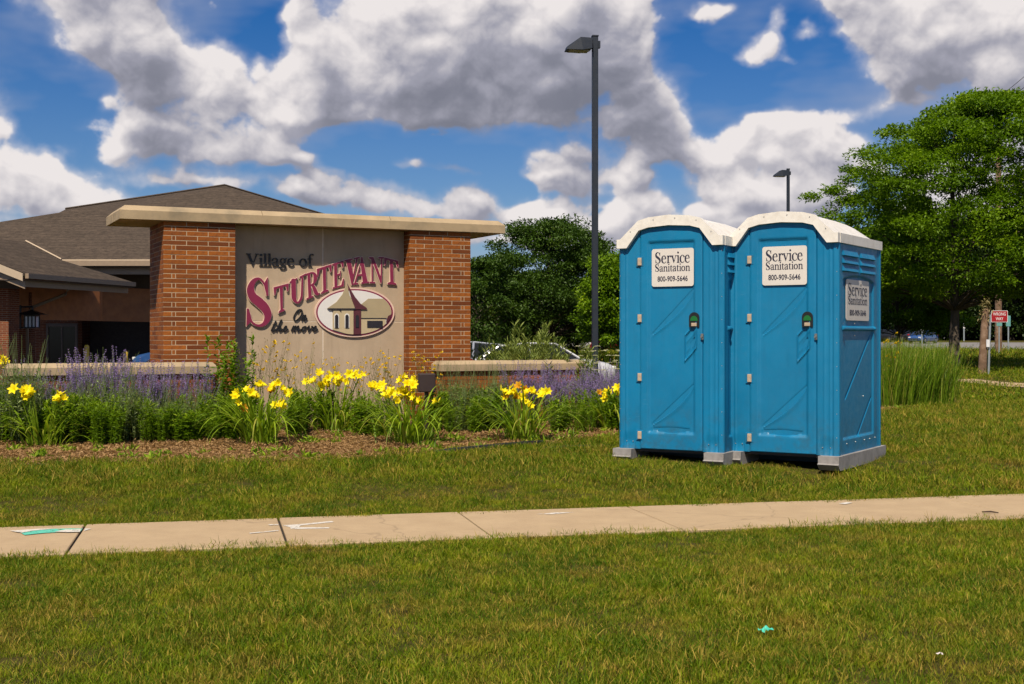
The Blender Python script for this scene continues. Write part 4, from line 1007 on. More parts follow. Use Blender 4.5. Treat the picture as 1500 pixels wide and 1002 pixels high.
def hoodtop(x):
    u = x/TW; u = np.minimum(u, 1-u)
    return ZE+np.interp(u, [0, .02, .20, .30, .5], [.105, .105, .315, .348, .368])
DX0, DX1 = .205*TW, .812*TW
def door_h(U, V):
    u = (U-DX0)/(DX1-DX0); h = .012+0*U
    x0, x1 = .145, .86; zt = Z0+2.40; zb = Z0+.20
    w = .035
    ins = ss(u, x0-w, x0+w*.6)*ss(-u, -(x1+w), -(x1-w*.6))*ss(V, zb-.015, zb+.012)*ss(-V, -(zt+.012), -(zt-.015))
    h = h-.020*ins
    edge = ss(u, 0, .03)*ss(-u, -1, -.97); h = h-.006*(1-edge)
    # tapered diagonal creases: a valley with a ridge below it
    def crease(ua, va, ub, vb, wa):
        nonlocal h
        L = math.hypot((ub-ua)*(DX1-DX0), vb-va); ex, ey = (ub-ua)*(DX1-DX0)/L, (vb-va)/L
        X = (u-ua)*(DX1-DX0); Y = V-va; s = (X*ex+Y*ey)/L; d = -X*ey+Y*ex
        wd_ = wa*np.sin(PI*np.clip(.06+.88*np.clip(1-s, 0, 1)**.8, 0, 1))+.004; m = ss(s, -.02, .04)*ss(-s, -1.02, -.96); q = -d/wd_
        h = h-m*.95*wd_*np.clip(q, 0, 1)*(1-ss(q, .98, 1.25))+m*.006*ss(q, 1.15, 1.35)*(1-ss(q, 1.4, 2.3))
    crease(.17, Z0+1.33, .85, Z0+1.86, .048)
    crease(.17, Z0+.29, .85, Z0+.77, .048)
    # crescent at the foot
    cx = (u-.5)/.33; wc = .045*np.clip(1-cx*cx, 0, 1)+.002; q = ((Z0+.262)-.012*cx*cx-V)/wc; h = h-.9*wc*np.clip(q, 0, 1)*(1-ss(q, 1.0, 1.4))*(np.abs(cx) < 1)
    # grip pocket by the lock: a slanted parallelogram
    def para(uu, vv): return (uu-.80)*(DX1-DX0), vv-(Z0+1.26)-(uu-.80)*(DX1-DX0)*1.05
    X, Y = para(u, V)
    pk = ss(X, -.062, -.050)*ss(-X, -.088, -.078); 
    q = np.maximum(np.abs(X-.01)/.085, np.abs(Y+.02)/.165)
    h = h+.016*ss(-q, -1.0, -.90)-.018*ss(-q, -.86, -.76)
    h = h+.008*np.exp(-((Y-.035)/.011)**2)*pk+.006*np.exp(-((Y+.075)/.011)**2)*pk
    X2, Y2 = X-.025, V-(Z0+1.245); tri = ss(X2, -.028, -.02)*ss(-X2, -.035, -.028)*ss(Y2+X2*-1.1, -.055, -.045)*ss(-(Y2-X2*1.1), -.02, -.010)
    h = h-.05*tri
    return h
def front_h(U, V):
    h = 0*U+.0
    for c, w, a in ((.030, .018, .012), (.085, .010, .006), (TW-.030, .018, .012), (TW-.085, .010, .006), (TW-.15, .012, .005)):
        h = h+a*ss(-np.abs(U-c)/w, -1.6, -.7)
    h = h-.012*ss(U, DX0-.012, DX0-.004)*ss(-U, -(DX1+.012), -(DX1+.004))-.02*ss(-U, -.012, 0)*0
    for a, b in ((.05, .20), (TW-.21, TW-.05)):
        h = h-.014*ss(U, a, a+.012)*ss(-U, -b, -b+.012)*ss(-V, -(Z0+.135), -(Z0+.118))*ss(V, Z0+.03, Z0+.045)
    return h
def side_h(U, V):
    h = 0*U+.0
    for c, w, a in ((.030, .020, .014), (.09, .012, .006), (TD-.030, .020, .014), (TD-.09, .012, .006)): h = h+a*ss(-np.abs(U-c)/w, -1.6, -.7)
    # louvres
    for cx in (.42, 1.06):
        for k in range(3):
            z = Z0+2.26-k*.085; t = (V-(z-.055))/.07
            h = h+ss(-np.abs(U-cx)/.28, -1, -.93)*np.where((t > 0) & (t < 1), .030*(1-t), 0)
    # arch-topped panel
    x0, x1 = .17, 1.33; top = Z0+1.95+.055*(1-((U-.75)/.58)**2)
    ins = ss(U, x0, x0+.03)*ss(-U, -x1, -x1+.03)*ss(V, Z0+.16, Z0+.185)*ss(-V, -top, -top+.025)
    h = h-.020*ins
    h = h+.028*ss(-np.abs(V-(Z0+1.40))/.022, -1.2, -.6)*ss(U, .13, .17)*ss(-U, -1.37, -1.33)
    def crease(ua, va, ub, vb):
        nonlocal h
        L = math.hypot(ub-ua, vb-va); ex, ey = (ub-ua)/L, (vb-va)/L; X, Y = U-ua, V-va; s = (X*ex+Y*ey)/L; d = -X*ey+Y*ex
        m = ss(s, 0, .04)*ss(-s, -1, -.96); h = h-m*.024*np.clip(-d/.026, 0, 1)*(1-ss(-d, .026, .036))+m*.006*np.exp(-((d+.018)/.009)**2)
    crease(.28, Z0+.62, 1.26, Z0+1.36); crease(.72, Z0+.18, 1.28, Z0+.62)
    return h
ME = {}
ME['door'] = hgrid('door', DX0+.004, DX1-.004, Z0+.012, 1, .005, .0052, door_h, M_BLUE, top=lambda U: roofline(U)+.03)
ME['front'] = hgrid('front_wall', 0, TW, Z0-.0, 1, .006, .02, front_h, M_BLUE, top=lambda U: roofline(U)+.04)
ME['side'] = hgrid('side_wall', 0, TD, Z0, ZE+.05, .009, .0095, side_h, M_BLUE)
def rrect(x0, x1, z0, z1, r, n=5):
    o = []
    for cx, cz, a0 in ((x1-r, z1-r, 0), (x0+r, z1-r, 90), (x0+r, z0+r, 180), (x1-r, z0+r, 270)):
        for k in range(n+1): a = math.radians(a0+90*k/n); o.append((cx+r*math.cos(a), cz+r*math.sin(a)))
    return o
def placard_text(w, h, small=False):
    """ink for a placard w x h, origin in its lower left corner, as one joined flat print"""
    out = []
    it, tw = line_items('Service', G, 1.0); s = .84*w/tw
    it, _ = line_items('Service', G, s*1.0, .08*w, h*.655); 
    ky = .30*h/s
    it = warp_items(it, lambda u, v: (u, h*.62+(v-h*.655)*ky)); out += it
    it2, tw2 = line_items('Sanitation', G, 1.0); s2 = .84*w/tw2
    it2, _ = line_items('Sanitation', G, s2, .08*w, 0); ky2 = .205*h/s2
    it2 = warp_items(it2, lambda u, v: (u, h*.40+v*ky2)); out += it2
    return out
def make_placard(w, h):
    pm = poly_mesh('placard', [rrect(0, w, 0, h, .028)], M_PLC, .006)
    tm = glyph_mesh('placard_lettering', placard_text(w, h), M_NAVY, .0015, .0022)
    nm = font_mesh('placard_number', '800-909-5646', h*.165, M_NAVY, .0015, bold=.0012)
    xs_ = [v.co.x for v in nm.vertices]; nm.transform(Matrix.Diagonal((.72*w/(max(xs_)-min(xs_)), 1, 1.18, 1)))
    return pm, tm, nm
PLF = make_placard(.520, .435); PLS = make_placard(.85, .46)
# roof: front hood band + body
def strip_between(xs, f0, f1, y0, y1):
    """solid band between two profiles"""
    V, Fs = [], []
    for x in xs:
        V += [(x, y0, f0(x)), (x, y0, f1(x)), (x, y1, f1(x)), (x, y1, f0(x))]
    for k in range(len(xs)-1):
        a, b = k*4, k*4+4
        for e in range(4): Fs.append((a+e, b+e, b+(e+1) % 4, a+(e+1) % 4))
    Fs += [(0, 1, 2, 3), tuple(reversed(range(len(V)-4, len(V))))]; return V, Fs
uX = [0, .0, .02, .05, .085, .13, .20, .205, .25, .30, .36, .43, .5]
pxs = sorted(set([u*TW for u in uX]+[TW-u*TW for u in uX]))
def make_roof():
    m = MB(); e = .018
    xs_ = [-e if x == 0 else (TW+e if x == TW else x) for x in pxs]
    V, Fs = strip_between(xs_, lambda x: float(roofline(min(max(x, 0), TW))), lambda x: float(hoodtop(min(max(x, 0), TW))), -.055, .02); m.add(V, Fs)
    # side and back eave bands
    m.box(-e-.004, .02, .021, TD+e, ZE+.0, ZE+.105); m.box(TW-.02, TW+e+.004, .021, TD+e, ZE, ZE+.105); m.box(.021, TW-.021, TD-.02, TD+e, ZE, ZE+.105)
    me = m.mesh('roof_band', M_RW); smooth_by_angle(me, 9)
    # body of the roof, lower than the hood, sloping down at the back
    m2 = MB(); prof = [0, .04, .17, .27, .38, .5, .62, .73, .83, .96, 1]; zz = [.10, .105, .275, .325, .345, .355, .345, .325, .275, .105, .10]
    rows = [(.018, .94), (.25, 1.0), (.62*TD, .98), (.80*TD, .86), (.97*TD, .16), (TD+.01, .0)]
    V = []
    for y, k in rows:
        for u, z in zip(prof, zz): V.append((u*TW, y, ZE+.10+(z-.10)*k))
    n = len(prof); m2.add(V, [(r*n+i, r*n+i+1, (r+1)*n+i+1, (r+1)*n+i) for r in range(len(rows)-1) for i in range(n-1)]+[tuple(range(n))])
    me2 = m2.mesh('roof', M_RW); smooth_by_angle(me2, 16); return me, me2
ME['band'], ME['roof'] = make_roof()
m = MB(); m.box(0, .05, -.012, .045, 0, .09, b=.004); m.box(-.022, .072, -.003, .02, -.012, .102, b=.003, mi=1); ME['hinge'] = m.mesh('hinge', [M_HNG, M_BLUE])
def make_skid():
    m = MB(); w, h, L = .235, Z0, TD+.22; y0 = -.13
    m.prism([(y0+.03, h), (y0+.03, h*.5), (y0, h*.42), (y0+.07, 0), (y0+L-.07, 0), (y0+L, h*.42), (y0+L, h)], 'x', 0, w); 
    me = m.mesh('skid', M_SKID); return me
ME['skid'] = make_skid()
m = MB(); m.tube([(0, .004, 0), (0, -.006, 0)], [.0065, .005], 8); ME['rivet'] = m.mesh('rivet', M_RIV)
m = MB()
bz = [(.062*math.cos(a), .048+.062*math.sin(a)) for a in np.linspace(0, PI, 14)]
m.prism([(.062, -.06)]+bz+[(-.062, -.06)], 'y', -.010, .012); ME['lock'] = m.mesh('lock_dial', simple('dial_black', (.012, .012, .012), .4))
m = MB(); m.prism([(.045, .012)]+[(.045*math.cos(a), .014+.055*math.sin(a)) for a in np.linspace(0, PI, 12)]+[(-.045, .012)], 'y', -.014, -.009); ME['dialg'] = m.mesh('dial_window', M_GRN)
m = MB(); m.box(-.033, .033, -.016, -.009, -.050, -.012, b=.003); ME['dialt'] = m.mesh('dial_knob', M_HNG)
def make_toilet(label, with_side):
    t = empty('portable_toilet', (0, 0, 0), 0, label, 'portable toilet', 'pair of portable toilets on the lawn')
    fr = link('front_wall', ME['front'], t)
    dr = link('door', ME['door'], t)
    for z in (.115, .79, 1.475, 2.135):
        link('hinge', ME['hinge'], dr, (DX0-.027, -.012, Z0+z))
    lk = link('lock_dial', ME['lock'], dr, (DX0+.875*(DX1-DX0), -.016, Z0+1.475)); 
    link('dial_window', ME['dialg'], dr, lk.location)
    o = link('dial_knob', ME['dialt'], dr, lk.location)
    m = MB(); m.box(0, .03, -.026, .0, 0, .07, b=.004); m.tube([(.015, -.02, .035), (.015, -.045, .035)], .012, 8); link('latch', m.mesh('latch', simple('steel', (.35, .33, .30), .35, metal=.8)), dr, (DX1-.018, 0, Z0+1.27))
    pl = link('placard', PLF[0], t, (DX0+.155*(DX1-DX0)+.03, -.0115, Z0+1.885)); pl.location.y = -.012
    link('placard_lettering', PLF[1], pl, (0, -.002, 0)); link('placard_number', PLF[2], pl, (.26, -.002, .085))
    sd_ = link('side_wall', ME['side'], t, (TW, 0, 0), PI/2); s2 = link('side_wall', ME['side'], t, (0, TD, 0), -PI/2)
    m = MB(); m.box(.01, TW-.01, TD-.03, TD-.004, Z0, ZE+.05); m.obj('back_wall', M_BLUE, t)
    for mz in range(5): pass
    if with_side:
        p2 = link('side_placard', PLS[0], t, (TW+.0, .30, Z0+1.49), PI/2); p2.location.x = TW-.008
        p2.location.x = TW-.004
        link('placard_lettering', PLS[1], p2, (0, -.002, 0)); link('placard_number', PLS[2], p2, (.425, -.002, .085))
        for y, z in ((.20, 1.455), (.62, 1.455), (.20, 1.32), (.62, 1.32), (.95, .62), (.30, .115), (.62, .115), (.95, .115), (1.15, .115), (1.36, .115)): link('rivet', ME['rivet'], t, (TW-.012 if .12 < z < 1.0 or z > 1.0 else TW+.002, y, Z0+z), PI/2)
    for k in range(9):
        for x in (.012, TW-.012):
            link('rivet', ME['rivet'], t, (x, -.004, Z0+.20+k*.26))
    for x in (.085, .165, TW-.175, TW-.085): link('bolt', ME['rivet'], t, (x, .008, Z0+.085))
    for x in (.16, .45, .72, .98, 1.16): link('bolt', ME['rivet'], t, (x, -.056, float(hoodtop(x))-.035))
    link('roof_band', ME['band'], t); link('roof', ME['roof'], t)
    m = MB(); m.tube([(TW*.5, TD*.55, ZE+.3), (TW*.5, TD*.55, ZE+.52)], .055, 12); m.tube([(TW*.5, TD*.55, ZE+.50), (TW*.5, TD*.55, ZE+.56)], [.075, .06], 12)
    link('skid', ME['skid'], t, (-.045, 0, 0)); link('skid', ME['skid'], t, (TW+.045-.235, 0, 0))
    MB().box(.195, TW-.195, .03, TD-.02, Z0-.03, Z0+.01).obj('floor_pan', M_FLOOR, t)
    MB().box(.19, TW-.19, .45, TD-.1, .03, Z0-.032).obj('tank', M_DKB, t)
    return t
FOOT = []
def place_toilet(t, near_px, near_py, gz_near, yaw_deg, W_):
    """near_px: direction of the front right corner; stands on the lawn"""
    ya = -math.radians(yaw_deg); Y = F*(EYE-gz_near)/(near_py-HOR); X = (near_px-750)/F*Y; FOOT.append((X, Y, ya))
    k_ = .972; o = Vector((X, Y, gz_near))-Vector((math.cos(ya), math.sin(ya), 0))*W_*k_; t.scale = (k_,)*3
    t.location = (o.x, o.y, gz_near); t.rotation_euler = (0, 0, ya); return o
t2 = make_toilet('right portable toilet, its side wall with a second placard in view', True)
o2 = place_toilet(t2, 1227.5, 689, .15, 32.5, TW)
t1 = make_toilet('left portable toilet, next to the lily clumps', False)
o1 = place_toilet(t1, 1059, 683.5, .15, 30.5, TW)
print('toilet2', o2, 'toilet1', o1, 'g', ghs(o1.x, o1.y), ghs(3.5, 13.6))

# ================================================================== PLANTS: generators
def rng_(seed): return np.random.default_rng(seed)
def blades(P, az, L, lean, curve, w, nseg, r, tipw=.06, twist=.6, tint=None):
    """P (N,3) roots; arching strap leaves. returns V, F(quads), tint"""
    N = len(P); t = np.linspace(0, 1, nseg+1); L = np.broadcast_to(L, N); lean = np.broadcast_to(lean, N); curve = np.broadcast_to(curve, N); w = np.broadcast_to(w, N)
    th = lean[:, None]+curve[:, None]*t[None, :]**1.3
    ds = (L/nseg)[:, None]; dh = np.sin(th)*ds; dz = np.cos(th)*ds
    h = np.concatenate([np.zeros((N, 1)), np.cumsum(dh[:, 1:], 1)], 1); z = np.concatenate([np.zeros((N, 1)), np.cumsum(dz[:, 1:], 1)], 1)
    ca, sa_ = np.cos(az)[:, None], np.sin(az)[:, None]
    C = np.stack([P[:, 0:1]+h*ca, P[:, 1:2]+h*sa_, P[:, 2:3]+z], -1)
    tw = az+PI/2+r.uniform(-twist, twist, N); wv = np.stack([np.cos(tw), np.sin(tw), np.zeros(N)], -1)[:, None, :]
    prof = np.minimum(1, .55+t*1.6)*np.maximum(1-t**2.2, 0)+tipw*t; hw = (w/2)[:, None]*prof[None, :]
    V = np.stack([C-wv*hw[..., None], C+wv*hw[..., None]], 2)            # N, nseg+1, 2, 3
    V = V.reshape(-1, 3); b = (np.arange(N)*(nseg+1)*2)[:, None]+(np.arange(nseg)*2)[None, :]; b = b.ravel()
    Fq = np.stack([b, b+1, b+3, b+2], 1)
    if tint is None: tint = r.random(N)
    return V, Fq, np.repeat(tint, (nseg+1)*2)
def leaves(P, D, L, W, r, tint=None, up=None, fold=.25):
    """rhombic leaves from P along D (unit), folded a little on the midrib; 2 quads-as-tris each"""
    N = len(P); D = D/np.linalg.norm(D, axis=1, keepdims=True); L = np.broadcast_to(L, N)[:, None]; W = np.broadcast_to(W, N)[:, None]
    U = r.normal(size=(N, 3))*.35+(np.array([0, 0, 1.0]) if up is None else up); S = np.cross(D, U); S /= np.linalg.norm(S, axis=1, keepdims=True)+1e-9; Nn = np.cross(S, D)
    a = P; tip = P+D*L-Nn*L*.10; l = P+D*L*.45-S*W/2+Nn*W*fold; q = P+D*L*.45+S*W/2+Nn*W*fold
    V = np.stack([a, l, tip, q], 1).reshape(-1, 3); b = np.arange(N)*4
    Fq = np.concatenate([np.stack([b, b+1, b+2], 1), np.stack([b, b+2, b+3], 1)])
    if tint is None: tint = r.random(N)
    return V, Fq, np.repeat(tint, 4)
def sph(N, r, flat=1.0):
    v = r.normal(size=(N, 3)); v /= np.linalg.norm(v, axis=1, keepdims=True); v[:, 2] *= flat; return v
def join(name, parts, mats):
    """parts: (V, F, tint, material index)"""
    V = []; T = []; polys3 = []; polys4 = []; m3 = []; m4 = []; b = 0
    for v, f, t, mi in parts:
        V.append(v); T.append(t if t is not None else np.zeros(len(v)))
        (polys3 if f.shape[1] == 3 else polys4).append(f+b); (m3 if f.shape[1] == 3 else m4).append(np.full(len(f), mi)); b += len(v)
    V = np.vstack(V); T = np.concatenate(T)
    me = bpy.data.meshes.new(name); me.vertices.add(len(V)); me.vertices.foreach_set('co', V.astype(np.float32).ravel())
    idx = np.concatenate([np.vstack(p_).ravel() for p_ in (polys4, polys3) if p_]); n4 = sum(len(p_) for p_ in polys4); n3 = sum(len(p_) for p_ in polys3)
    me.loops.add(len(idx)); me.loops.foreach_set('vertex_index', idx.astype(np.int32)); me.polygons.add(n3+n4)
    tot = np.r_[np.full(n4, 4), np.full(n3, 3)].astype(np.int32); me.polygons.foreach_set('loop_start', np.r_[0, np.cumsum(tot)[:-1]].astype(np.int32)); me.polygons.foreach_set('loop_total', tot)
    me.polygons.foreach_set('material_index', np.concatenate([np.concatenate(x) for x in (m4, m3) if x]).astype(np.int32)); me.update(calc_edges=True)
    for m_ in (mats if isinstance(mats, (list, tuple)) else [mats]): me.materials.append(m_)
    a = me.attributes.new('tint', 'FLOAT', 'POINT'); a.data.foreach_set('value', T.astype(np.float32)); return me
def stemtube(pts, r0, r1, n=4):
    """numpy tube along pts (k,3)"""
    pts = np.asarray(pts, float); k = len(pts); T = np.gradient(pts, axis=0); T /= np.linalg.norm(T, axis=1, keepdims=True)+1e-9
    A = np.cross(T, np.array([.3, .9, .1])); A /= np.linalg.norm(A, axis=1, keepdims=True)+1e-9; B = np.cross(T, A); rr = np.linspace(r0, r1, k)[:, None, None]
    w = 2*PI*np.arange(n)/n; V = pts[:, None, :]+rr*(A[:, None, :]*np.cos(w)[None, :, None]+B[:, None, :]*np.sin(w)[None, :, None])
    i, j = np.meshgrid(np.arange(k-1), np.arange(n), indexing='ij'); a = (i*n+j).ravel(); b = (i*n+(j+1) % n).ravel()
    return V.reshape(-1, 3), np.stack([a, b, b+n, a+n], 1), np.full(k*n, .4)

def m_grass(nt):
    t_ = nt.new('ShaderNodeAttribute', attribute_name='tint').outputs['Fac']; P = wpos(nt)
    n1 = nt.noise(P, .9, 4, .6); n2 = nt.noise(P, 3.6, 4, .65); n3 = nt.noise(nt.vec('ADD', P, (7, 3, 0)), 1.7, 5, .65)
    g_ = nt.mix(nt.rng(t_, 0, .7), (.040, .082, .001), (.200, .270, .005)); g_ = nt.mix(nt.rng(n1, .35, .65, 0, .65), g_, (.028, .088, .001)); g_ = nt.mix(nt.rng(n2, .50, .70, 0, .7), g_, (.30, .32, .008))
    dry = nt.math('ADD', nt.math('MULTIPLY', nt.rng(n3, .49, .70), .48), nt.math('MULTIPLY', nt.rng(t_, .72, .95), .7), clamp=True)
    c = nt.mix(dry, g_, nt.mix(t_, (.19, .110, .014), (.46, .30, .065)))
    p_ = pbsdf(nt, c, .6, spec=.15); tr = nt.new('ShaderNodeBsdfTranslucent'); nt.put(tr.inputs[0], nt.mix(1.0, c, (1.25, 1.3, .6), 'MULTIPLY')); mx = nt.new('ShaderNodeMixShader'); mx.inputs[0].default_value = .28
    nt.l.new(p_, mx.inputs[1]); nt.l.new(tr.outputs[0], mx.inputs[2]); return mx.outputs[0]
M_GRASS = material('grass_blade', m_grass)
M_LILYL = leafmat('lily_leaf', (.085, .165, .006), (.25, .36, .018), (.36, .32, .06), trans=.35, wamt=.1)
M_PETAL = leafmat('lily_petal', (.86, .68, .004), (.92, .83, .02), rough=.5, trans=.35, wamt=.05)
M_PETAL2 = leafmat('lily_petal_spent', (.60, .26, .01), (.66, .36, .02), rough=.5, trans=.3, wamt=.05)
M_SAGEL = leafmat('sage_leaf', (.12, .175, .060), (.25, .31, .11), trans=.25, wamt=.1)
M_SAGEF = leafmat('sage_flower', (.19, .12, .40), (.42, .31, .64), trans=.3, wamt=.1)
M_BUSH = leafmat('border_leaf', (.045, .105, .004), (.165, .270, .010), (.30, .36, .02), trans=.35, wamt=.15)
M_YEL = leafmat('coreopsis_petal', (.72, .46, .01), (.80, .58, .02), trans=.3, wamt=.05)
M_DRYSTEM = leafmat('dry_stem', (.15, .13, .05), (.26, .21, .09), trans=.1, wamt=.1)
M_ORN = leafmat('reed_blade', (.045, .095, .004), (.17, .28, .014), (.38, .31, .07), trans=.35, wamt=.1)
M_UMB = leafmat('umbel_white', (.50, .50, .36), (.68, .66, .50), trans=.3, wamt=.05)
M_BARK = simple('bark', (.075, .058, .042), .95, var=.3, scale=5, bump=.8, bscale=18)
M_STRAW = leafmat('straw', (.22, .12, .05), (.46, .29, .13), trans=.1, wamt=.2)

def gxy(x, y): return (x, y, ghs(x, y))
# ------------------------------------------------------------------ daylilies
def flower_mesh(seed, open_=1.0, mat=None):
    r = rng_(seed); parts = []
    for k in range(6):
        a = k*PI/3+r.uniform(-.1, .1); L = .085*(1 if k % 2 else .93); W = .036 if k % 2 else .046
        t = np.linspace(0, 1, 6); th = .25+open_*1.35*t**1.5
        h = np.r_[0, np.cumsum(np.sin(th)[1:]*L/5)]; z = np.r_[0, np.cumsum(np.cos(th)[1:]*L/5)]; hw = W/2*np.sin(np.clip(t*.86+.13, 0, 1)*PI)**.8; hw[-1] = .001
        d = np.array([math.cos(a), math.sin(a), 0]); s = np.array([-math.sin(a), math.cos(a), 0]); V = []
        for i in range(6):
            c = d*h[i]+np.array([0, 0, z[i]]); ru = math.sin(i*2.1+k)*.003
            V += [c-s*hw[i]+[0, 0, .006*open_+ru], c, c+s*hw[i]+[0, 0, .006*open_-ru]]
        V = np.array(V); F_ = np.array([(i*3+j, i*3+j+1, i*3+j+4, i*3+j+3) for i in range(5) for j in (0, 1)]); parts.append((V, F_, np.full(18, r.random()), 0))
    return join('flower', parts, [mat or M_PETAL])
FL = [flower_mesh(i, o) for i, o in enumerate((1.0, 1.15, .85, .55, 1.05))]; FLO = flower_mesh(9, .9, M_PETAL2)
b1 = stemtube([(0, 0, 0), (0, 0, .02), (.002, 0, .05), (0, 0, .075)], .004, .004, 5); bv = b1[0].copy(); bud_r = np.repeat([.4, 1.5, 1.6, .3], 5)
ctr = np.repeat(np.array([(0, 0, 0), (0, 0, .02), (.002, 0, .05), (0, 0, .075)]), 5, axis=0); bv = ctr+(bv-ctr)*bud_r[:, None]
BUD = join('bud', [(bv, b1[1], b1[2], 0)], [M_PETAL])
def lily(x, y, hgt, rad, nl, fl_px, label, seed, leafL=.62):
    """fl_px: list of (dx, dz) of flowers about the clump's centre, in metres"""
    r = rng_(seed); g0 = ghs(x, y); t = empty('daylily', (x, y, g0), 0, label, 'daylily', 'yellow daylily clumps along the bed')
    P = np.c_[r.normal(0, rad*.22, nl), r.normal(0, rad*.22, nl), np.zeros(nl)]; az_ = np.arctan2(P[:, 1], P[:, 0])+r.normal(0, .7, nl)
    V, Fq, T = blades(P, az_, r.uniform(.7, 1.15, nl)*leafL*1.5, r.uniform(.0, .45, nl), r.uniform(1.0, 2.7, nl), r.uniform(.020, .034, nl), 9, r, twist=.3)
    T = np.clip(T*.95, 0, 1)
    me = join('leaf_clump', [(V, Fq, T, 0)], [M_LILYL]); o = link('leaf_clump', me, t); o['kind'] = 'stuff'
    sp = []
    fl_px = fl_px+[(a_+r.normal(0, .045), b_+r.normal(0, .035)) for a_, b_ in fl_px if r.random() < .55]
    for (dx, dz) in fl_px:
        dy = r.uniform(-.12, .12); bx, by = dx*.35, dy*.3
        pts = np.array([[bx, by, 0], [bx+(dx-bx)*.25, by, dz*.4], [bx+(dx-bx)*.65, dy*.6, dz*.75], [dx, dy, dz-.03]]); sp.append(stemtube(pts, .005, .0035)+(0,))
        f = link('flower', (FLO if r.random() < .05 else FL[r.integers(5)]), t, (dx, dy, dz-.045)); tilt = r.uniform(.35, 1.05); 
        aim = Vector((r.normal(0, .7), -1.0+r.normal(0, .5), r.uniform(.25, 1.1))).normalized(); f.rotation_euler = aim.to_track_quat('Z', 'Y').to_euler(); s_c = r.uniform(.9, 1.3); f.scale = (s_c,)*3
        if r.random() < .6: b_ = link('bud', BUD, t, (dx+r.normal(0, .03), dy+r.normal(0, .03), dz-.03+r.uniform(-.04, .04))); b_.rotation_euler = (r.normal(0, .5), r.normal(0, .5), 0); b_.scale = (1.1,)*3
    link('stems', join('stems', [s_+() if len(s_) == 4 else s_ for s_ in sp], [M_LILYL]), t)
    return t
def px_lily(cx, base_py, flowers, label, seed, rad=.5, nl=70, leafL=.62, Y=None):
    p_ = at_ground(cx, base_py) if Y is None else Vector(((cx-750)/F*Y, Y, ghs((cx-750)/F*Y, Y)))
    fp = []
    for fx, fy in flowers: q = at(fx, fy, p_.y); fp.append((q.x-p_.x, q.z-p_.z))
    return lily(p_.x, p_.y, 0, rad, nl, fp, label, seed, leafL)
px_lily(378, 651, [(335, 575), (345, 578), (352, 571), (360, 569), (366, 572), (384, 557), (380, 562), (395, 571), (402, 562), (408, 560), (413, 566), (418, 572), (407, 588), (414, 591), (349, 586), (425, 573), (372, 578)], 'big yellow daylily clump in front of the sign\'s left stone panel', 21, .5, 95, .68)
px_lily(492, 632, [(457, 557), (464, 552), (470, 546), (476, 556), (482, 550), (488, 558), (493, 545), (498, 554), (504, 556), (515, 547), (522, 546), (526, 549), (467, 561), (494, 562), (480, 563)], 'yellow daylily clump below the oval emblem, flowers against the stone', 22, .5, 90, .6)
px_lily(602, 652, [(565, 568), (572, 571), (569, 577), (583, 578), (590, 553), (597, 558), (608, 554), (612, 560), (606, 566), (594, 572), (609, 577), (613, 584), (584, 584), (641, 583), (545, 562), (553, 563), (599, 580)], 'wide yellow daylily clump beside the brown floodlight box', 23, .5, 95, .66)
px_lily(766, 647, [(738, 571), (744, 575), (749, 567), (756, 570), (761, 562), (768, 566), (773, 572), (779, 569), (770, 585), (766, 578), (786, 572), (797, 571), (795, 577), (753, 579), (741, 580)], 'round yellow daylily clump standing alone by the black edging', 24, .5, 95, .66)
px_lily(893, 630, [(878, 572), (884, 575), (889, 571), (895, 577), (886, 580), (906, 565), (900, 570), (908, 572)], 'yellow daylily clump half hidden by the left portable toilet', 25, .45, 80, .6)
px_lily(62, 655, [(28, 566), (36, 571), (43, 570), (52, 573), (40, 578), (88, 579), (33, 575), (83, 575), (92, 580)], 'sparse daylily with a few yellow flowers at the left end of the bed', 26, .4, 50, .5)
px_lily(6, 545, [(4, 528), (7, 532), (9, 526)], 'yellow flower spike at the left end of the low wall', 27, .3, 30, .45, Y=18.2)

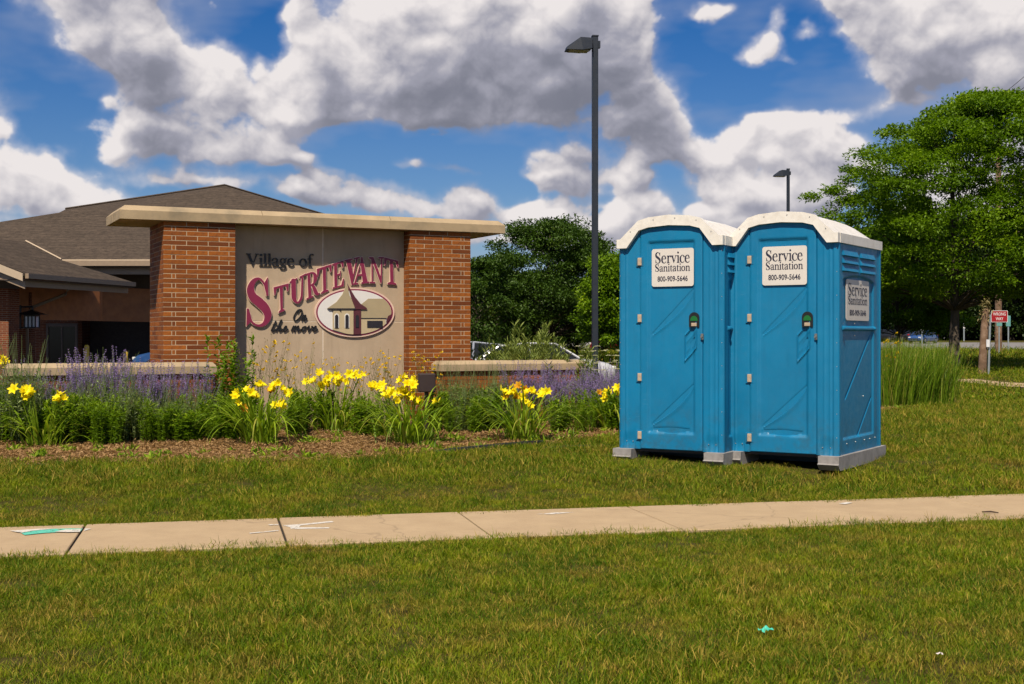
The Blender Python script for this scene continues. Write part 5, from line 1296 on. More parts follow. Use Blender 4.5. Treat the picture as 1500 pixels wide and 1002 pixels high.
# ------------------------------------------------------------------ Russian sage
def sage_mesh(seed, h=1.05, n=34, bloom=.42):
    r = rng_(seed); st = []; lf = []; fl = []
    for k in range(n):
        a = r.uniform(0, 2*PI); q = r.uniform(0, .10); L = h*r.uniform(.62, 1.08); lean = r.uniform(.0, .32); b0 = np.array([q*math.cos(a), q*math.sin(a), 0]); d = np.array([math.cos(a), math.sin(a), 0])
        t = np.linspace(0, 1, 6)[:, None]; pts = b0+d*(np.sin(lean)*L*t**1.4)+np.array([0, 0, 1])*(L*t*math.cos(lean*.8)); st.append(stemtube(pts, .003, .0015, 3)+(0,))
        m_ = 26; tt = r.uniform(.08, .72, m_); pp = np.stack([np.interp(tt, t[:, 0], pts[:, c]) for c in range(3)], 1); dd = sph(m_, r); dd[:, 2] = np.abs(dd[:, 2])*.8+.1
        v, f, tn = leaves(pp, dd, r.uniform(.03, .055, m_), .014, r); lf.append((v, f, tn, 0))
        # whorled florets along the top
        for b in range(1+int(r.integers(0, 4))):
            if b == 0: p0, p1 = .58, 1.0; ax = pts[-1]-pts[-2]; A = np.stack([np.interp(np.linspace(1-bloom, 1, 16), t[:, 0], pts[:, c]) for c in range(3)], 1)
            else:
                s0 = r.uniform(.5, .8); root = np.array([np.interp(s0, t[:, 0], pts[:, c]) for c in range(3)]); aa = r.uniform(0, 2*PI); A = root+np.linspace(0, 1, 10)[:, None]*np.array([math.cos(aa)*.07, math.sin(aa)*.07, .16])*r.uniform(.7, 1.2); st.append(stemtube(A[[0, 4, 9]], .0015, .001, 3)+(0,))
            reps = 6; pp = np.repeat(A, reps, axis=0)+r.normal(0, .003, (len(A)*reps, 3)); dd = sph(len(pp), r, .5)
            v, f, tn = leaves(pp, dd, r.uniform(.012, .020, len(pp)), .009, r); fl.append((v, f, tn, 0))
    return join('sage_stems', st+lf, [M_SAGEL]), join('sage_flowers', fl, [M_SAGEF])
SG_M = [sage_mesh(40+i) for i in range(4)]
def sage(x, y, s, k, label, group, rz):
    t = empty('russian_sage', gxy(x, y), rz, label, 'russian sage', group); t.scale = (s, s, s)
    o = link('stems_and_leaves', SG_M[k][0], t); o = link('flower_spikes', SG_M[k][1], t); return t
r_ = rng_(77)
for i, (px, Y) in enumerate([(28, 17.0), (62, 16.7), (92, 17.1), (122, 16.6), (150, 17.0), (180, 16.7), (208, 17.0), (236, 16.6), (262, 16.9), (290, 16.7), (45, 16.3), (110, 16.2), (165, 16.3), (222, 16.3), (75, 15.9), (-15, 16.6)]):
    dx = (px-750)/F*Y; sage(dx, Y, (.78+.22*r_.random())*(1.10 if 100 < px < 230 else .92), i % 4, 'violet Russian sage in the row before the long low wall', 'Russian sage along the left low wall', r_.uniform(0, 6))
for i, (px, Y) in enumerate([(752, 18.7), (775, 18.3), (798, 18.8), (822, 18.4), (845, 18.9), (868, 18.5), (892, 18.9), (785, 19.2), (835, 19.4), (880, 19.4), (905, 18.2), (860, 17.9), (812, 17.8)]):
    dx = (px-750)/F*Y; sage(dx, Y, .72+.15*r_.random(), i % 4, 'violet Russian sage in the drift beside the left portable toilet', 'Russian sage by the portable toilets', r_.uniform(0, 6))
for i, (px, Y) in enumerate([(655, 17.5), (668, 17.3), (680, 17.1), (692, 17.4), (704, 17.2), (716, 17.5), (728, 17.7), (742, 17.6)]):
    dx = (px-750)/F*Y; m_ = SG_M[i % 4][0]; t = link('silvery_shrub', m_, None, gxy(dx, Y), r_.uniform(0, 6)); t.scale = (.9, .9, .85); tag(t, 'silvery grey-green bushy plant before the right low wall', 'shrub', 'silvery plants by the right low wall')

# ------------------------------------------------------------------ leafy border plants
SGS = SG_M
def bush_mesh(seed, h, n, leafL=.07, leafW=.022, spread=.16, mat=None, nl=46):
    r = rng_(seed); ps = []
    for k in range(n):
        a = r.uniform(0, 2*PI); q = r.uniform(0, spread); L = h*r.uniform(.65, 1.05); lean = r.uniform(0, .22); b0 = np.array([q*math.cos(a), q*math.sin(a), 0]); d = np.array([math.cos(a), math.sin(a), 0])
        t = np.linspace(0, 1, 5)[:, None]; pts = b0+d*(lean*L*t**1.3)+np.array([0, 0, 1])*(L*t); ps.append(stemtube(pts, .004, .002, 3)+(0,))
        tt = r.uniform(.05, 1, nl)**.8; pp = np.stack([np.interp(tt, t[:, 0], pts[:, c]) for c in range(3)], 1); aa = r.uniform(0, 2*PI, nl); el_ = r.uniform(-.1, .9, nl)+.5*(tt > .9); dd = np.stack([np.cos(aa)*np.cos(el_), np.sin(aa)*np.cos(el_), np.sin(el_)], 1)
        tn = np.clip(r.random(nl)*.75+.25*(tt > .85), 0, 1); v, f, tn = leaves(pp, dd, r.uniform(.7, 1.2, nl)*leafL, leafW, r, tn); ps.append((v, f, tn, 0))
    return join('border_plant', ps, [mat or M_BUSH])
BU = [bush_mesh(60+i, .62, (30, 22, 26, 18, 28)[i], (.07, .055, .085, .06, .05)[i], (.022, .014, .026, .016, .012)[i], (.16, .22, .18, .24, .2)[i], nl=(46, 50, 40, 50, 60)[i]) for i in range(5)]; BT = [bush_mesh(70+i, 1.25, 9, .085, .034, .15, nl=42) for i in range(2)]
n_b = 0
for i in range(58):
    px = -40+i*6.8+r_.normal(0, 6); Y = (15.35 if i % 2 else 15.9)+r_.normal(0, .18)+(.35 if px > 180 else 0)+(.35 if px > 300 else 0)
    if px > 345: Y += .3
    silv = px < 300 and i % 5 < 2
    t = link('border_plant', SG_M[i % 4][0] if silv else BU[i % 5], None, gxy((px-750)/F*Y, Y), r_.uniform(0, 6)); s = r_.uniform(.68, 1.25)*(1.05 if silv else 1)*(1.1 if px < 60 else .95); t.scale = (s, s, s*r_.uniform(.62, .98)); tag(t, *(('silvery grey-green stemmy plant mixed into the left border', 'plant', 'silvery plants of the left border') if silv else ('dense leafy green border plant at the front of the bed\'s left half', 'plant', 'leafy border plants on the left')))
for i, (px, Y, s) in enumerate([(432, 16.4, .8), (448, 16.9, .9), (530, 16.5, .8), (548, 16.8, .9), (560, 16.4, .75), (640, 17.2, .9), (655, 16.9, .8), (436, 17.1, .95), (520, 17.2, .9), (675, 17.8, .95), (700, 16.9, .8), (585, 17.2, .8), (820, 17.1, .75), (835, 17.5, .8), (855, 17.0, .75), (475, 17.3, .9), (690, 17.4, 1.0), (715, 17.3, .95), (735, 17.7, .95), (870, 17.6, .9), (905, 17.3, .9), (395, 17.2, .8), (355, 16.9, 1.0)]):
    t = link('border_plant', BU[i % 5], None, gxy((px-750)/F*Y, Y), r_.uniform(0, 6)); t.scale = (s, s, s*.95); tag(t, 'leafy green border plant between the daylily clumps', 'plant', 'leafy border plants between the daylilies')
for i, (px, Y, s, lab) in enumerate([(318, 16.95, .98, 'tall leafy green plant before the left brick pillar, nearer the low wall'), (345, 17.1, 1.08, 'tallest leafy green plant, before the left pillar\'s inner edge'), (362, 17.2, .8, 'tall leafy green plant at the left edge of the stone panel')]):
    t = link('tall_leafy_plant', BT[i % 2], None, gxy((px-750)/F*Y, Y), r_.uniform(0, 6)); t.scale = (s,)*3; tag(t, lab, 'plant')
# ------------------------------------------------------------------ wiry yellow-flowered plants in front of the panels
def wiry_mesh(seed, h, n, nfl):
    r = rng_(seed); st = []; fl = []; tips = []
    for k in range(n):
        a = r.uniform(0, 2*PI); L = h*r.uniform(.7, 1.05); d = np.array([math.cos(a), math.sin(a), 0]); t = np.linspace(0, 1, 6)[:, None]; b0 = d*r.uniform(0, .08)
        pts = b0+d*(.16*L*t**1.5)+np.array([0, 0, 1])*(L*t); st.append(stemtube(pts, .0028, .0014, 3)+(1 if r.random() < .5 else 0,)); tips.append(pts[-1])
        m_ = 10; tt = r.uniform(.1, .8, m_); pp = np.stack([np.interp(tt, t[:, 0], pts[:, c]) for c in range(3)], 1); dd = sph(m_, r); dd[:, 2] = abs(dd[:, 2])+.2; v, f, tn = leaves(pp, dd, .05, .008, r); st.append((v, f, tn, 0))
        for b in range(3):
            s0 = r.uniform(.5, .92); root = np.array([np.interp(s0, t[:, 0], pts[:, c]) for c in range(3)]); aa = r.uniform(0, 2*PI); e = root+np.array([math.cos(aa)*.06, math.sin(aa)*.06, .12])*r.uniform(.6, 1.3); st.append(stemtube(np.array([root, (root+e)/2+[0, 0, -.01], e]), .0018, .001, 3)+(1,)); tips.append(e)
    r.shuffle(tips)
    for p_ in tips[:nfl]:
        m_ = 10; aa = np.arange(m_)*2*PI/m_; dd = np.stack([np.cos(aa), np.sin(aa)*.6-.5, np.full(m_, .55)+.5*np.sin(aa)], 1); v, f, tn = leaves(np.repeat(p_[None], m_, 0), dd, .036, .022, r); fl.append((v, f, tn, 0))
    for p_ in tips[nfl:]:
        m_ = 5; dd = sph(m_, r); v, f, tn = leaves(np.repeat(p_[None], m_, 0), dd, .012, .008, r); st.append((v, f, tn, 1))
    return join('wiry_stems', st, [M_BUSH, M_DRYSTEM]), join('wiry_flowers', fl, [M_YEL])
WI = [wiry_mesh(90+i, 1.15, 9, 12) for i in range(4)]
for i, (px, Y, s) in enumerate([(372, 17.3, 1.12), (392, 17.5, 1.15), (412, 17.6, .95), (440, 17.6, 1.05), (462, 17.8, .9), (478, 17.7, .85), (520, 18.0, .85), (536, 18.0, .95), (552, 18.1, .9), (566, 18.1, .95), (582, 18.2, .9), (600, 18.0, .8), (625, 17.7, 1.0), (640, 17.8, .95), (505, 17.9, .85)]):
    t = empty('wildflower', gxy((px-750)/F*Y, Y), r_.uniform(0, 6), 'wiry wildflower with small round yellow blooms before the stone panels', 'wildflower', 'wiry yellow wildflowers before the sign'); t.scale = (s,)*3
    link('stems', WI[i % 4][0], t); link('flower_heads', WI[i % 4][1], t)['kind'] = 'stuff'
# weedy pale grass clump rising behind the right low wall
def weed_mesh(seed, h, n):
    r = rng_(seed); ps = []
    for k in range(n):
        a = r.uniform(0, 2*PI); L = h*r.uniform(.6, 1.05); d = np.array([math.cos(a), math.sin(a), 0]); t = np.linspace(0, 1, 6)[:, None]; pts = d*(r.uniform(.1, .5)*L*t**1.4)+np.array([0, 0, 1])*(L*t); ps.append(stemtube(pts, .004, .002, 3)+(0,))
        m_ = 60; tt = r.uniform(.25, 1, m_); pp = np.stack([np.interp(tt, t[:, 0], pts[:, c]) for c in range(3)], 1); aa = r.uniform(0, 2*PI, m_); dd = np.stack([np.cos(aa)*.7, np.sin(aa)*.7, np.full(m_, .9)], 1); v, f, tn = leaves(pp, dd, r.uniform(.06, .13, m_), .014, r); ps.append((v, f, tn, 0))
    return join('weed', ps, [leafmat('weed_leaf', (.11, .16, .025), (.29, .34, .08), trans=.3, wamt=.1)])
WE = [weed_mesh(120+i, 1.0, 16) for i in range(3)]
for i, (px, Y, s) in enumerate([(705, 20.6, 1.05), (728, 20.4, 1.15), (752, 20.7, 1.35), (775, 20.5, 1.32), (800, 20.8, 1.2), (825, 20.6, 1.1), (850, 20.8, .95), (740, 21.2, 1.3), (788, 21.3, 1.35), (715, 20.1, 1.0), (764, 20.2, 1.25), (812, 20.3, 1.2), (838, 20.4, 1.05), (700, 21.0, 1.1), (861, 21.2, 1.0)]):
    t = link('tall_weed', WE[i % 3], None, gxy((px-750)/F*Y, Y), r_.uniform(0, 6)); t.scale = (s, s, s*1.08); tag(t, 'pale willowy weed growing behind the right low wall', 'weed', 'tall weeds behind the right low wall')
# Queen Anne's lace
def lace_mesh(seed):
    r = rng_(seed); st = []; um = []
    for k in range(7):
        a = r.uniform(0, 2*PI); L = r.uniform(.75, 1.15); d = np.array([math.cos(a), math.sin(a), 0]); t = np.linspace(0, 1, 5)[:, None]; pts = d*(.2*L*t)+np.array([0, 0, 1])*L*t; st.append(stemtube(pts, .003, .002, 3)+(0,))
        m_ = 70; rr = np.sqrt(r.random(m_))*.045; aa = r.uniform(0, 2*PI, m_); c = pts[-1]+np.stack([rr*np.cos(aa), rr*np.sin(aa), .012-rr*rr*4], 1); dd = sph(m_, r, .3); v, f, tn = leaves(c, dd, .012, .010, r); um.append((v, f, tn, 0))
        m_ = 12; tt = r.uniform(.1, .7, m_); pp = np.stack([np.interp(tt, t[:, 0], pts[:, c_]) for c_ in range(3)], 1); v, f, tn = leaves(pp, sph(m_, r), .06, .015, r); st.append((v, f, tn, 0))
    return join('lace_stems', st, [M_BUSH]), join('lace_umbels', um, [M_UMB])
LA = [lace_mesh(130+i) for i in range(2)]
for i, (px, Y) in enumerate([(868, 20.0), (884, 20.3), (898, 19.9), (910, 20.4), (855, 20.6), (893, 20.9)]):
    t = empty('queen_annes_lace', gxy((px-750)/F*Y, Y), r_.uniform(0, 6), 'white-umbelled Queen Anne\'s lace beside the left portable toilet', 'wildflower', 'Queen Anne\'s lace by the toilets'); link('stems', LA[i % 2][0], t); link('umbels', LA[i % 2][1], t)['kind'] = 'stuff'
for i, (px, Y) in enumerate([(1288, 24.5), (1296, 25.0), (1300, 24.3)]):
    t = empty('wildflower', gxy((px-750)/F*Y, Y), r_.uniform(0, 6), 'yellow-flowered wildflower at the left end of the tall grass', 'wildflower', 'wildflowers by the tall grass'); t.scale = (1.25,)*3; link('stems', WI[i][0], t); link('flower_heads', WI[i][1], t)['kind'] = 'stuff'

# ------------------------------------------------------------------ tall ornamental grass
def reed_mesh(seed, n=210, h=1.45):
    r = rng_(seed); P = np.c_[r.normal(0, .13, n), r.normal(0, .13, n), np.zeros(n)]; az_ = np.arctan2(P[:, 1], P[:, 0])+r.normal(0, .6, n)
    q = r.random(n); V, Fq, T = blades(P, az_, h*(1.1-.55*q*r.random(n)), r.uniform(.0, .15, n)+.08*q, r.uniform(.1, .75, n)*q+.06, r.uniform(.010, .018, n), 7, r, twist=.8)
    return join('ornamental_grass', [(V, Fq, T, 0)], [M_ORN])
RE = [reed_mesh(150+i) for i in range(3)]
for i, (px, Y, s) in enumerate([(1296, 24.0, .95), (1312, 24.4, 1.0), (1330, 24.9, 1.0), (1347, 25.3, 1.02), (1364, 25.7, 1.02), (1380, 26.2, 1.0), (1320, 25.6, 1.05), (1340, 26.2, 1.05), (1360, 26.8, 1.05), (1304, 25.4, 1.0), (1280, 24.5, 1.0), (1262, 25.0, 1.0), (1374, 25.6, .8)]):
    t = link('ornamental_grass', RE[i % 3], None, gxy((px-750)/F*Y, Y), r_.uniform(0, 6)); t.scale = (s, s, s*.88); tag(t, 'tall green ornamental grass clump in the drift right of the portable toilets', 'ornamental grass', 'ornamental grass clumps on the right')

# ================================================================== GRASS (ground cover, one object for the lawn, one for the bed litter)
def gn_scatter(name, pts, rots, scl, idx, protos, label):
    """one object: instances of the tufts PROTOS on the given points"""
    pc = bpy.data.collections.new(name+'_tufts')
    for i, me in enumerate(protos): o = bpy.data.objects.new('%s_tuft_%02d' % (name, i), me); pc.objects.link(o)
    me = bpy.data.meshes.new(name); me.vertices.add(len(pts)); me.vertices.foreach_set('co', np.asarray(pts, np.float32).ravel())
    a = me.attributes.new('rot', 'FLOAT_VECTOR', 'POINT'); a.data.foreach_set('vector', np.asarray(rots, np.float32).ravel())
    a = me.attributes.new('scl', 'FLOAT', 'POINT'); a.data.foreach_set('value', np.asarray(scl, np.float32))
    a = me.attributes.new('pick', 'INT', 'POINT'); a.data.foreach_set('value', np.asarray(idx, np.int32))
    o = link(name, me); ng = bpy.data.node_groups.new(name+'_scatter', 'GeometryNodeTree'); t = NT(ng)
    ng.interface.new_socket('Geometry', in_out='INPUT', socket_type='NodeSocketGeometry'); ng.interface.new_socket('Geometry', in_out='OUTPUT', socket_type='NodeSocketGeometry')
    gi = t.new('NodeGroupInput'); go = t.new('NodeGroupOutput'); ip = t.new('GeometryNodeInstanceOnPoints'); ci_ = t.new('GeometryNodeCollectionInfo')
    ci_.inputs[0].default_value = pc; ci_.inputs['Separate Children'].default_value = True; ci_.inputs['Reset Children'].default_value = True
    def na(nm, typ): nd = t.new('GeometryNodeInputNamedAttribute', data_type=typ); nd.inputs[0].default_value = nm; return next(s for s in nd.outputs if s.enabled and s.name == 'Attribute')
    t.l.new(gi.outputs[0], ip.inputs['Points']); t.l.new(ci_.outputs[0], ip.inputs['Instance']); ip.inputs['Pick Instance'].default_value = True
    t.l.new(na('pick', 'INT'), ip.inputs['Instance Index']); t.l.new(na('rot', 'FLOAT_VECTOR'), ip.inputs['Rotation']); t.l.new(na('scl', 'FLOAT'), ip.inputs['Scale'])
    t.l.new(ip.outputs[0], go.inputs[0]); md = o.modifiers.new('scatter', 'NODES'); md.node_group = ng
    o['kind'] = 'stuff'; o['label'] = label; return o
def tuft(seed, n, rad, hmin, hmax, w, nseg=2, dry=.16):
    r = rng_(seed); rr = rad*np.sqrt(r.random(n)); aa = r.uniform(0, 2*PI, n); P = np.c_[rr*np.cos(aa), rr*np.sin(aa), np.full(n, -.004)]
    tn = np.where(r.random(n) < dry, r.uniform(.82, 1, n), r.uniform(0, .62, n))
    V, Fq, T = blades(P, r.uniform(0, 2*PI, n), r.uniform(hmin, hmax, n), r.uniform(0, .5, n), r.uniform(.1, 1.3, n), r.uniform(.6, 1.2, n)*w, nseg, r, tint=tn, twist=1.5)
    return join('grass_tuft', [(V, Fq, T, 0)], [M_GRASS])
near = [tuft(200+i, 120, .15, .022, .056, .0042, 3, dry=.12+.07*(i % 4)) for i in range(8)]
mid = [tuft(220+i, 120, .26, .035, .085, .0070, 2, dry=.14+.08*(i % 3)) for i in range(6)]
farT = [tuft(240+i, 110, .75, .05, .11, .020, 2, dry=.12) for i in range(5)]
longT = [tuft(260+i, 26, .06, .07, .13, .0045, 3, dry=.5*(i % 2)+.05) for i in range(4)]
protos = near+mid+farT+longT
rg = rng_(5)
fpoly = np.array([tuple(q) for q in front])
def in_bed(x, y):
    """beyond the front edge of the bed and within it"""
    yb = np.interp(x, fpoly[:, 0], fpoly[:, 1], left=-1, right=1e9); bk = np.array(back); yk = np.interp(x, bk[:, 0], bk[:, 1])
    return (y > yb-.02) & (y < yk) & (x < fpoly[-1, 0])
def walk_uv(x, y): dx, dy = x-W0.x, y-W0.y; return dx*wd.x+dy*wd.y
def on_walk(x, y, m=.0): v = walk_uv(x, y); return (v < m) & (v > -WW-m)
pa_, pb_ = np.array(pth[0]), np.array(pth[-1])
def on_path(x, y):
    ya, yb = np.interp(x, pa_[:, 0], pa_[:, 1]), np.interp(x, pb_[:, 0], pb_[:, 1]); return (y < np.maximum(ya, yb)+.2) & (y > np.minimum(ya, yb)-.5) & (x > pa_[0, 0]-.2)
def region(y0, y1, dens, idx0, n, smin=.85, smax=1.2, xpad=2.8, xlim=None):
    area_x = lambda y: .43*y+xpad
    N = int(dens*(y1-y0)*(area_x(y0)+area_x(y1))); y = rg.uniform(y0, y1, N); x = rg.uniform(-1, 1, N)*(area_x(y1)); k = np.abs(x) < area_x(y)
    if xlim: k &= (x > xlim[0])
    x, y = x[k], y[k]; k = ~in_bed(x, y) & ~on_path(x, y) & ~on_walk(x, y, .015); x, y = x[k], y[k]
    return x, y, rg.integers(0, n, len(x))+idx0, rg.uniform(smin, smax, len(x))
X_, Y_, I_, S_ = [], [], [], []
for args in ((5.0, 9.0, 170, 0, 8), (9.0, 12.6, 140, 0, 8), (12.6, 17.5, 75, 8, 6), (17.5, 30, 34, 8, 6, 1.0, 1.4)):
    a = region(*args); X_.append(a[0]); Y_.append(a[1]); I_.append(a[2]); S_.append(a[3])
a = region(30, 62, 5, 14, 5, 1.0, 1.5, 1, (7.5, 0)); X_.append(a[0]); Y_.append(a[1]); I_.append(a[2]); S_.append(a[3])
a = region(62, 104, 1.6, 14, 5, 1.6, 2.4, 2, (-20, 0)); X_.append(a[0]); Y_.append(a[1]); I_.append(a[2]); S_.append(a[3])
a = region(5.0, 13, 7, 19, 4, .8, 1.2); X_.append(a[0]); Y_.append(a[1]); I_.append(a[2]); S_.append(a[3])
# a fringe that leans over the edges of the walk and of the bed
for v0 in (.02, -WW-.02):
    u = rg.uniform(-8, 12, 620); vv = v0+rg.normal(0, .02, 620)+(.012 if v0 > 0 else -.012); X_.append(W0.x+u*wr.x+vv*wd.x); Y_.append(W0.y+u*wr.y+vv*wd.y); I_.append(rg.integers(0, 8, 620)); S_.append(rg.uniform(.6, .95, 620)*np.where(rg.random(620) < .12, 1.5, 1))
s_ = rg.uniform(0, 1, 700); fd = np.r_[0, np.cumsum(np.hypot(*np.diff(fpoly, axis=0).T))]; X_.append(np.interp(s_*fd[-1], fd, fpoly[:, 0])); Y_.append(np.interp(s_*fd[-1], fd, fpoly[:, 1])-.05+rg.normal(0, .03, 700)); I_.append(rg.integers(8, 14, 700)); S_.append(rg.uniform(.6, .9, 700))
X_, Y_, I_, S_ = map(np.concatenate, (X_, Y_, I_, S_))
# patchy growth
pn = np.array([vnoise(X_*1.1, Y_*1.1, 4000, 3), vnoise(X_*.45, Y_*.45, 4000, 8)]); S_ = S_*np.clip(1.0+.35*pn[0]+.25*pn[1], .78, 1.4)
keepf = np.ones(len(X_), bool)
for (fx, fy, fa) in FOOT:
    ux = -((X_-fx)*math.cos(fa)+(Y_-fy)*math.sin(fa)); uy = -(X_-fx)*math.sin(fa)+(Y_-fy)*math.cos(fa); keepf &= ~((ux > -.12) & (ux < TW+.12) & (uy > -.10) & (uy < TD+.1)); nf = (ux > -.25) & (ux < TW+.25) & (uy > -.45) & (uy < TD+.3); S_ = np.where(nf, S_*.7, S_)
X_, Y_, I_, S_, pn = X_[keepf], Y_[keepf], I_[keepf], S_[keepf], pn[:, keepf]
Z_ = gh(X_, Y_); keep = rg.random(len(X_)) < np.clip(1.2+.7*pn[0], .8, 1)
rot = np.c_[rg.normal(0, .12, len(X_)), rg.normal(0, .12, len(X_)), rg.uniform(0, 2*PI, len(X_))]
gn_scatter('grass', np.c_[X_, Y_, Z_][keep], rot[keep], S_[keep], I_[keep], protos, 'short mown grass blades, patchy green and straw brown')
print('grass tufts', keep.sum(), 'near bald', (np.hypot(X_[keep]+2.5, Y_[keep]-7.16) < .4).sum(), (np.hypot(X_[keep]+1.5, Y_[keep]-7.16) < .4).sum(), S_[np.hypot(X_+2.5, Y_-7.16) < .4].mean())
# ---- mulch chips and straw on the bed
def chips(seed, n, rad):
    r = rng_(seed); P = np.c_[r.uniform(-rad, rad, n), r.uniform(-rad, rad, n), r.uniform(.002, .02, n)]; D_ = sph(n, r, .25); v, f, t = leaves(P, D_, r.uniform(.02, .07, n), r.uniform(.004, .012, n), r)
    return join('chips', [(v, f, t, 0)], [M_STRAW])
def weedling(seed):
    r = rng_(seed); n = 22; P = r.normal(0, .03, (n, 3))*[1, 1, .1]; D_ = sph(n, r, .6); D_[:, 2] = abs(D_[:, 2])+.15; v, f, t = leaves(P, D_, r.uniform(.05, .11, n), r.uniform(.012, .03, n), r); return join('weedling', [(v, f, t, 0)], [M_LILYL if seed % 2 else M_BUSH])
pb = [chips(300+i, 160, .22) for i in range(4)]+[weedling(310+i) for i in range(4)]
N = 3200; s_ = rg.uniform(0, 1, N); xx = np.interp(s_*fd[-1], fd, fpoly[:, 0]); yy = np.interp(s_*fd[-1], fd, fpoly[:, 1])+.06+rg.uniform(0, 1, N)**1.3*3.2
pk_ = np.where(rg.random(N) < .72, rg.integers(0, 4, N), rg.integers(4, 8, N)); k = (pk_ < 4) | (vnoise(xx*.9, yy*.9, 4000, 5) > -.12) 
xx, yy, pk_ = xx[k], yy[k], pk_[k]
gn_scatter('mulch_litter', np.c_[xx, yy, gh(xx, yy)+.012], np.c_[np.zeros(len(xx)), np.zeros(len(xx)), rg.uniform(0, 6.28, len(xx))], rg.uniform(.7, 1.3, len(xx)), pk_, pb, 'bark chips, dry straw and small weeds on the bed')

# ================================================================== TREES
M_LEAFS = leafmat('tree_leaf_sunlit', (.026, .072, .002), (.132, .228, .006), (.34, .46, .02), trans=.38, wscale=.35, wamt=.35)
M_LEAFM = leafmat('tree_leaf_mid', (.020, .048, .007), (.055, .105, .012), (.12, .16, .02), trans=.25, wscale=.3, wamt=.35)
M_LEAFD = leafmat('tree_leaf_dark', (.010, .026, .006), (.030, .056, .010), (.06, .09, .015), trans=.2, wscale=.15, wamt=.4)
def tree_meshes(seed, H, R, prof, trunk_h, ncl, nlf, leafL, clr, mat, flat=.45, tr=.2, droop=0.0, layers=True, off=0.0):
    """prof(t) radius share at height share t (0 at the crown's foot, 1 at the top)"""
    r = rng_(seed); C = []
    while len(C) < ncl:
        t = r.random(); a = r.uniform(0, 2*PI); rad = R*prof(t)*(1+.16*math.sin(a*3+seed)+.14*math.sin(a*5+t*11+seed*2)+r.normal(0, .05)); q = rad*r.random()**.33
        C.append((q*math.cos(a)+off*min(1, t*2), q*math.sin(a), trunk_h+(H-trunk_h)*t, t))
    C = np.array(C); V = []; parts = []
    Cc = np.repeat(C[:, :3], nlf, axis=0); N = len(Cc); sc_ = np.repeat(r.uniform(.6, 1.35, ncl), nlf); o = r.normal(size=(N, 3)); o /= np.linalg.norm(o, axis=1, keepdims=True); o *= (r.random(N)**.45)[:, None]*clr*sc_[:, None]; o[:, 2] *= flat
    out = Cc[:, :2]/(np.linalg.norm(Cc[:, :2], axis=1, keepdims=True)+.3); D_ = np.c_[out*.8, np.full(N, .15-droop)]+sph(N, r)*.75
    tnt = np.clip(np.repeat(r.uniform(.0, .55, ncl), nlf)+r.uniform(-.1, .45, N), 0, 1)
    v, f, t_ = leaves(Cc+o, D_, r.uniform(.7, 1.3, N)*leafL, r.uniform(.45, .65, N)*leafL, r, tnt); crown = join('crown', [(v, f, t_, 0)], [mat])
    br = [stemtube(np.array([[0, 0, -.3], [0, 0, trunk_h*.4], [.04*H*.1, 0, trunk_h], [0, .02*H, (H+trunk_h)/2], [0, 0, H*.93]]), tr, tr*.12, 9)+(0,)]
    br[0] = (br[0][0], br[0][1], br[0][2], 0)
    for k in r.choice(ncl, min(ncl, 70), replace=False):
        c = C[k, :3]; zb = max(trunk_h*.8, c[2]-.45*math.hypot(c[0], c[1])-r.uniform(0, .15)*H); b = np.array([0, 0, zb]); m1 = b+(c-b)*.45+np.array([0, 0, .05*H*r.random()]); q = max(.02, tr*.30*(1-(zb/H)))
        br.append(stemtube(np.array([b, b+(m1-b)*.5, m1, m1+(c-m1)*.6, c]), q, .012, 5)+(0,))
    return crown, join('trunk', br, [M_BARK])
def place_tree(name, me, x, y, label, group=None, rz=0, s=1, cat='tree', sz=None):
    t = empty(name, (x, y, ghs(x, y)), rz, label, cat, group); t.scale = (s, s, sz or s); link('trunk', me[1], t); link('crown', me[0], t); return t
dome = lambda t: (math.sin(min(1, t*1.15+.18)*PI*.62+.25)) if t < .55 else math.sqrt(max(0, 1-((t-.40)/.62)**2))*1.0
broad = lambda t: max(.12, (1-((t-.30)/.74)**2 if t > .30 else 1-((.30-t)/.62)**2))**.6
# the big tree on the right
bigp = lambda t: float(np.interp(t, [0, .15, .42, .73, .88, 1], [.62, .88, 1, .86, .60, .16]))
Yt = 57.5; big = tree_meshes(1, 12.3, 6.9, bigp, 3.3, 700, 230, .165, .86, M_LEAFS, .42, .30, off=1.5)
xt = (1398-750)/F*Yt; place_tree('shade_tree', big, xt, Yt, 'big sunlit broad-crowned tree at the right edge, behind the tall grass')
# tree behind the sign
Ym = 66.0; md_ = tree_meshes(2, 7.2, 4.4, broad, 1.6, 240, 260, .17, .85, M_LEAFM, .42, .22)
place_tree('parking_lot_tree', md_, (806-750)/F*Ym, Ym, 'dark green rounded tree behind the parking lot, right of the sign', rz=1.0)
m3 = tree_meshes(3, 4.6, 1.35, broad, 1.3, 110, 200, .15, .55, M_LEAFS, .6, .10)
place_tree('young_tree', m3, (908-750)/F*48, 48, 'young bright green tree beside the lamp post')
m3b = tree_meshes(13, 5.0, 2.2, broad, .5, 100, 200, .16, .6, M_LEAFM, .6, .12)
place_tree('evergreen_shrub', m3b, (700-750)/F*60, 60, 'dark bushy tree just right of the sign\'s right pillar')
place_tree('evergreen_shrub', m3b, (735-750)/F*74, 74, 'low dark tree filling the gap under the parking lot tree', rz=2)
place_tree('evergreen_shrub', m3b, (845-750)/F*76, 76, 'low dark tree behind the lamp post', rz=4, s=1.1)
place_tree('evergreen_shrub', m3b, (790-750)/F*80, 80, 'low dark tree behind the middle of the parking lot', rz=5, s=1.05)
m4 = tree_meshes(4, 7.6, 3.3, broad, 1.7, 200, 230, .18, .7, M_LEAFS, .55, .14)
place_tree('roadside_tree', m4, (1316-750)/F*68, 68, 'lower green tree between the big tree and the right portable toilet', rz=1)
